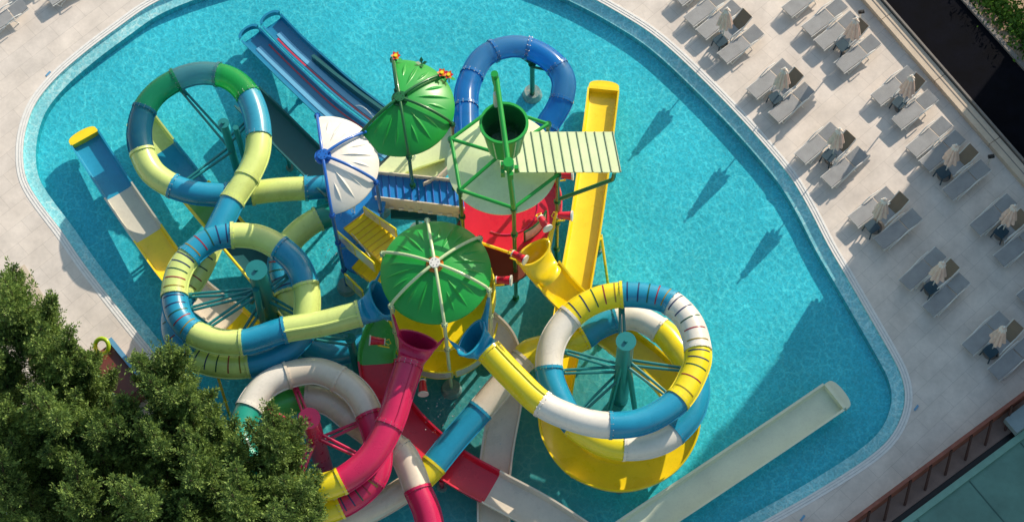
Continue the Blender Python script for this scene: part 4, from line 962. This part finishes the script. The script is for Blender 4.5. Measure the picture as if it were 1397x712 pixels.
# ------------------------------------------------------------------ loungers, tables, parasols
def make_lounger():
    t = thing('sun_lounger', 'x', 'sun lounger')
    mb = MB(); mb.box((.62, 0, .36), (1.22, .54, .045), 'sling'); mb.build('seat', t)
    c, s = math.cos(R(11)), math.sin(R(11)); mb = MB(); mb.box((1.27+.32*c, 0, .37+.32*s), (.64, .54, .045), 'sling', Matrix.Rotation(-R(11), 3, 'Y')); mb.build('backrest', t)
    for sg in (-1, 1):
        mb = MB(); y = .30*sg
        mb.pipe([(0.0, y, .34), (.7, y, .34), (1.24, y, .34), (1.26+.66*c, y, .34+.66*s)], .018, 'white_frame', 6); mb.build('frame_rail', t)
        mb = MB(); y = .325*sg
        mb.pipe(spline([(.30, y, .02), (.36, y, .16), (.75, y, .34), (1.05, y, .52), (1.25, y, .56), (1.55, y, .50)], 4), .022, 'white_frame', 6); mb.build('armrest', t)
        mb = MB(); mb.bar((.30, y, 0), (.16, .30*sg, .34), .02, 'white_frame', 6); mb.build('leg', t)
        mb = MB(); mb.bar((1.32, y, 0), (1.15, .30*sg, .36), .02, 'white_frame', 6); mb.build('leg', t)
    return t
def make_chair():
    t = thing('reclining_chair', 'x', 'chair')
    mb = MB(); mb.box((.35, 0, .40), (.62, .48, .03), 'sling'); mb.build('seat', t)
    a = R(42); c, s = math.cos(a), math.sin(a); mb = MB(); mb.box((.66+.36*c, 0, .41+.36*s), (.74, .48, .03), 'sling_unlit', Matrix.Rotation(-a, 3, 'Y')); mb.build('backrest', t)
    for sg in (-1, 1):
        y = .265*sg; mb = MB(); mb.pipe([(0, y, .39), (.66, y, .39), (.66+.74*c, y, .40+.74*s)], .02, 'white_frame', 6); mb.build('frame_rail', t)
        mb = MB(); mb.pipe(spline([(.12, y, .02), (.15, y, .45), (.3, y, .58), (.8, y, .60)], 4), .02, 'white_frame', 6); mb.build('armrest', t)
        mb = MB(); mb.bar((.85, y, 0), (.6, y, .4), .02, 'white_frame', 6); mb.build('leg', t)
    return t
def make_table():
    t = thing('side_table', 'x', 'table')
    mb = MB(); mb.slab([(.21*math.cos(a)*f, .21*math.sin(a)*f) for a, f in [(R(k), 1/max(abs(math.cos(R(k))), abs(math.sin(R(k))))**.8) for k in range(0, 360, 15)]], .43, .46, 'table_teal'); mb.build('tabletop', t)
    for x in (-1, 1):
        for y in (-1, 1):
            mb = MB(); mb.bar((.16*x, .16*y, .43), (.20*x, .20*y, 0), .025, 'table_teal', 6); mb.build('leg', t)
    return t
def make_parasol(seed):
    rr = random.Random(seed); t = thing('closed_parasol', 'x', 'parasol')
    mb = MB(); mb.bar((0, 0, .05), (0, 0, 2.42), .022, 'whitepaint', 8); mb.build('pole', t)
    mb = MB(); mb.bar((0, 0, 0), (0, 0, .07), .24, 'coping_dark', 20); mb.build('base', t)
    n = 48; rings = []; ph = [rr.uniform(-.25, .25) for _ in range(8)]; ln_ = [rr.uniform(.85, 1.1) for _ in range(8)]
    for i in range(10):
        s = i/9; row = []
        for j in range(n):
            a = 2*PI*j/n; k = int(j/6) % 8; f = (j % 6)/6; lobe = math.sin(PI*f)
            r = .035+s**.75*(.17+.10*lobe*ln_[k]); z = 2.36-s*(1.04+.05*(lobe-.5)+.03*ph[k])
            row.append((r*math.cos(a+ph[k]*s*.5), r*math.sin(a+ph[k]*s*.5), z))
        rings.append(row)
    mb = MB(); mb.grid(rings, 'parasol_cloth', True, True); mb.build('canopy_cloth', t, ang=60)
    n2 = []
    for k in range(8):
        a = 2*PI*(k+.5)/8; d = Vector((math.cos(a), math.sin(a), 0)); s_ = Vector((-math.sin(a), math.cos(a), 0))
        mb = MB(); mb.add([Vector((0, 0, 2.38)), d*.11+s_*.05+Vector((0, 0, 2.26)), d*.15+Vector((0, 0, 2.18)), d*.11-s_*.05+Vector((0, 0, 2.26))], [(0, 1, 2, 3)], 'parasol_cloth_light'); n2.append(mb)
    allm = MB()
    for q in n2: allm.add(q.v, [(0, 1, 2, 3)], 'parasol_cloth_light')
    allm.build('top_flap', t, smooth=False)
    mb = MB(); mb.bar((0, 0, 2.42), (0, 0, 2.47), .035, 'whitepaint', 8); mb.build('finial', t)
    return t
LA = R(38.5)
protoL, protoC, protoT = make_lounger(), make_chair(), make_table(); protoP = [make_parasol(1), make_parasol(5), make_parasol(9)]
protoL.scale = (.92, .92, .95); protoC.scale = (.92,)*3
used = set()
def put(proto, loc, rz, label, group, scale=1.0):
    loc = Vector((loc.x, loc.y, 0))
    if id(proto) not in used:
        used.add(id(proto)); proto.location = loc; proto.rotation_euler = (0, 0, rz); proto['label'] = label; proto['group'] = group; return proto
    return dup(proto, loc, rz, label, group)
# (table, parasol tip, [lounger feet], which)
G = [
 ('top cluster beside the pool edge', (982.6, 55.5), (992.4, 11), [(939, 30), (956, 47.5), (985, 80)], ['outer left', 'inner left', 'right']),
 ('second cluster down the pool edge', (1058, 133.5), (1071, 93), [(1025, 128.5), (1055, 161)], ['left', 'right']),
 ('third cluster down the pool edge', (1131, 212), (1146, 175), [(1091, 217), (1127, 249)], ['left', 'right']),
 ('fourth cluster down the pool edge', (1190, 309), (1207.7, 270.8), [(1163.4, 303), (1198.5, 333)], ['left', 'right']),
 ('fifth cluster down the pool edge', (1270.6, 392), (1286.8, 357.4), [(1234, 389), (1266, 424.6)], ['left', 'right']),
 ('lowest cluster near the brown fence', (1351.7, 478.5), (1370, 445.6), [(1319.8, 477), (1355.4, 511)], ['left', 'right']),
 ('top cluster beside the road wall', (1150, 62), (1168.5, 24.7), [(1100, 43), (1117, 62), (1144.6, 93)], ['outer left', 'inner left', 'right']),
 ('second cluster along the road wall', (1227, 140), (1244.5, 103), [(1194.4, 137), (1222.4, 169.6)], ['left', 'right']),
 ('third cluster along the road wall', (1287, 235), (1304.7, 197.7), [(1243, 208), (1260.7, 227), (1292.7, 265.7)], ['outer left', 'inner left', 'right']),
 ('cluster at the right picture edge', (1366, 316), (1384.7, 280), [(1330, 314), (1362.5, 356)], ['left', 'right']),
]
gi = 0
for nm, tb, pt, feet, wh in G:
    for (fx, fy), wn in zip(feet, wh):
        p = at(fx, fy, .36); put(protoL, p, LA+R(rnd.uniform(-2.5, 2.5)), f'grey sling lounger on the {wn} side of the {nm}', 'grey sling sun loungers on the deck')
    p = at(tb[0], tb[1], .45); put(protoT, p, LA+R(rnd.uniform(-10, 10)), f'small dark teal table in the {nm}', 'small dark tables')
    # chair between the pair, its unlit back painted brown
    q = at(feet[-1][0], feet[-1][1], .36); dv = Vector((math.cos(LA), math.sin(LA), 0)); nv = Vector((-math.sin(LA), math.cos(LA), 0))
    put(protoC, q+nv*.61+dv*.62, LA+R(rnd.uniform(-3, 3)), f'reclining chair with unlit back painted brown in the {nm}', 'chairs with unlit backs painted brown')
    p = at(pt[0], pt[1], 2.45); put(protoP[gi % 3], p, rnd.uniform(0, 6), f'closed pinkish beige parasol in the {nm}', 'closed parasols'); gi += 1
for (fx, fy, lb) in ((1073, 17, 'grey lounger cut by the top picture edge between the two top clusters'), (924, 1, 'grey lounger cut by the top picture edge left of the top cluster'),
                     (-22, 43, 'grey lounger cut by the upper left picture corner'), (66, 1, 'pale lounger at the top edge near the upper left corner'), (1394, 410, 'grey lounger cut by the right edge below the right cluster'), (30, -14, 'grey lounger just inside the top left corner shade')):
    p = at(fx, fy, .36); put(protoL, p, LA if fx > 100 else LA+R(-2), lb, 'grey sling sun loungers on the deck')
# parasol open beyond the top left corner: shades the corner
def lamp(px, py, label):
    p = at(px, py, .0); t = thing('bollard_light', label, 'light', p)
    mb = MB(); mb.bar(p, p+Vector((0, 0, .55)), .03, 'whitepaint', 8); mb.build('post', t)
    mb = MB(); mb.bar(p+Vector((-.1, 0, .58)), p+Vector((.1, .03, .58)), .075, 'black', 10); mb.bar(p+Vector((.0, 0, .55)), p+Vector((0, 0, .68)), .05, 'black', 8); mb.build('lamp_head', t)
lamp(1348, 224, 'small black headed deck light beside the third road wall cluster'); lamp(1172, 28, 'small black headed deck light behind the top road wall parasol')
def drain(px, py, label):
    p = at(px, py, 0); mb = MB(); mb.box(p+Vector((0, 0, .012)), (.22, .07, .02), 'skyblue', Matrix.Rotation(R(50), 3, 'Z')); tag(mb.build('drain_plate', smooth=False), label, 'drain plate')
drain(66, 101, 'small blue grey plate beside the upper left pool edge'); drain(1250, 556, 'small blue plate beside the right pool corner'); drain(1095, 706, 'small plate beside the lower right pool edge')

# ------------------------------------------------------------------ kiosk with swim ring
ko = thing('pool_kiosk', 'brown box kiosk with blue rails half hidden by the conifers', 'kiosk', at(160, 500))
q = at(158, 508, 1.1); ro_ = Matrix.Rotation(R(-52), 3, 'Z')
mb = MB(); mb.box((q.x, q.y, .55), (1.9, .95, 1.1), 'maroon', ro_); mb.build('box_body', ko, smooth=False)
for s in (-1, 1):
    mb = MB(); e = ro_ @ Vector((0, .52*s, 0)); d = ro_ @ Vector((1, 0, 0)); c = Vector((q.x, q.y, 1.2))+e
    mb.box(c, (2.1, .06 if s < 0 else .16, .1), 'skyblue', ro_); mb.build('blue_rail', ko, smooth=False)
mb = MB(); mb.box(at(127, 487, .5), (.7, .5, .06), 'coping', Matrix.Rotation(R(40), 3, 'Z')); mb.build('shelf', ko, smooth=False)
rg = MB(); c = at(139, 472, 1.35); n = 28
A = Vector((math.cos(R(-40)), math.sin(R(-40)), 0)); B = (Vector((-A.y, A.x, 0))*.85+Vector((0, 0, .5))).normalized(); NN = A.cross(B)
rows = []
for i in range(n+1):
    a = 2*PI*i/n; e = A*math.cos(a)+B*math.sin(a); cc = c+e*.25; rows.append([cc+e*(.075*math.cos(b))+NN*(.075*math.sin(b)) for b in [2*PI*k/12 for k in range(12)]])
gel('ringlime', (.42, .58, .01))
rg.grid(rows[:16], 'ringlime'); rg.grid(rows[15:], 'yellow'); tag(rg.build('swim_ring'), 'lime and yellow inflatable swim ring leaning on the brown kiosk', 'swim ring')

# ------------------------------------------------------------------ conifers
def conifer_mesh(seed, Hh=10.0, Rr=1.6):
    rr = random.Random(seed); limbs = MB(); V = []; F = []; TIP = []
    leaders = [(Vector((0, 0, .6)), Vector((rr.gauss(0, .1), rr.gauss(0, .1), Hh)), 1.0)]
    for k in range(15):
        z0 = Hh*rr.uniform(.08, .78); az = k*2.4+rr.uniform(-.4, .4); ln = rr.uniform(1.3, 2.9)*(1.15-z0/Hh*.55)
        out = rr.uniform(.45, 1.0)*Rr*(1.12-z0/Hh*.75); b = Vector((.12*math.cos(az), .12*math.sin(az), z0))
        leaders.append((b, b+Vector((out*math.cos(az), out*math.sin(az), ln)), .75))
    for li, (a, b, sc_) in enumerate(leaders):
        L = (b-a).length; limbs.bar(a, b, .07*sc_, 'trunk', 6, .015); ax = (b-a).normalized()
        npl = int(L*(30 if li == 0 else 44))
        for q in range(npl):
            t = (q+rr.random())/npl; c = a.lerp(b, t)
            az = q*2.399+rr.uniform(-.5, .5)
            pl = (rr.uniform(.35, .95)*(Rr*.62 if li == 0 else .62)*((1-t)**.6)+.16)
            if rr.random() < .13: pl *= 1.7
            d = (Vector((math.cos(az), math.sin(az), 0))*1.0+ax*rr.uniform(.35, .95)+Vector((0, 0, .15))).normalized()
            tip = c+d*pl; nl = int(9+pl*44); s1 = d.orthogonal().normalized(); s2 = d.cross(s1)
            for k in range(nl):
                u = (k+rr.random())/nl; w = .17*(1-u)**.7*min(1, pl)+.02; an = rr.uniform(0, 6.283); rad = (s1*math.cos(an)+s2*math.sin(an))
                p = c.lerp(tip, .15+.85*u)+rad*w*rr.random(); p.z += .10*u*u*pl
                e = (d*rr.uniform(.5, 1.1)+rad*.7+Vector((0, 0, .25))).normalized(); ll = rr.uniform(.06, .125); wd = e.cross(Vector((rr.gauss(0, 1), rr.gauss(0, 1), rr.gauss(0, 1)))).normalized()*ll*.22
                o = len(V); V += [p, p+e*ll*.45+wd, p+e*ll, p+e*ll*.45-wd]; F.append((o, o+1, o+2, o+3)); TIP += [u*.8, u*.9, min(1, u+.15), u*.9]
    mb = MB(); mb.add(V, F, 'needles'); return mb, limbs, TIP
protos = []
for i, (sd, Hh, Rr) in enumerate(((3, 9.0, 1.35), (11, 8.0, 1.6), (23, 9.6, 1.55), (31, 8.6, 1.5))):
    t = thing('conifer_tree', 'x', 'tree'); cm, lm, TIP = conifer_mesh(sd, Hh, Rr)
    tr = MB(); tr.bar((0, 0, -.3), (0, 0, Hh*.85), .2, 'trunk', 10, .03); tk = tr.build('trunk', t); lm.build('limb', tk)
    co = cm.build('crown', t, smooth=False, fix=False); at_ = co.data.attributes.new('tip', 'FLOAT', 'POINT'); at_.data.foreach_set('value', TIP); protos.append((t, Hh))
print('LEAVES', len(TIP)//4)
TREES = [  # tip px, tip py, kind, label
 (4, 388, 0, 'tall slim conifer at the left picture edge, its tip the highest'),
 (52, 470, 1, 'conifer just right of the tall left edge one'),
 (-30, 470, 2, 'conifer leaning in from the left edge below the tallest tip'),
 (84, 500, 1, 'conifer directly left of the brown kiosk'),
 (212, 482, 0, 'pointed conifer directly right of the brown kiosk at the pool edge'),
 (160, 572, 1, 'bushy conifer in front of the brown kiosk'),
 (226, 530, 2, 'conifer overhanging the pool right of the kiosk'),
 (256, 585, 1, 'conifer touching the green tube section of the magenta slide'),
 (366, 580, 0, 'conifer whose tip pokes up in front of the magenta coil'),
 (292, 628, 1, 'conifer in front of the left side of magenta coil'),
 (392, 655, 0, 'rightmost conifer, reaching the yellow section of the magenta slide'),
 (60, 545, 0, 'conifer in the second row near the left edge'),
 (20, 600, 1, 'conifer in the lower left corner'),
 (-18, 560, 2, 'conifer at the left edge above the lower left corner one'),
 (-10, 655, 1, 'lowest conifer at the left picture edge'),
 (120, 590, 2, 'conifer in the second row below the kiosk'),
 (205, 585, 0, 'conifer in the middle of the grove'),
 (262, 625, 2, 'conifer in the grove below the green tube section'),
 (90, 665, 1, 'front row conifer near the lower left corner'),
 (180, 665, 0, 'front row conifer at the bottom edge below the kiosk'),
 (250, 690, 1, 'front row conifer at the bottom edge in the grove centre'),
 (318, 668, 0, 'front row conifer at the bottom edge near the magenta slide'),
 (365, 700, 1, 'front row conifer at the bottom edge, rightmost'),
]
for px, py, kd, lb in TREES:
    pr, Hh = protos[(kd+int(px)) % 4 if kd else 0]; scl = rnd.uniform(.88, 1.05); tip = at(px, py, Hh*scl)
    if id(pr) not in used:
        used.add(id(pr)); pr.location = (tip.x, tip.y, 0); pr.rotation_euler = (0, 0, rnd.uniform(0, 6.28)); pr.scale = (scl,)*3; pr['label'] = lb; pr['group'] = 'conifers beside the pool'
    else:
        dup(pr, (tip.x, tip.y, 0), rnd.uniform(0, 6.28), lb, 'conifers beside the pool', scl)
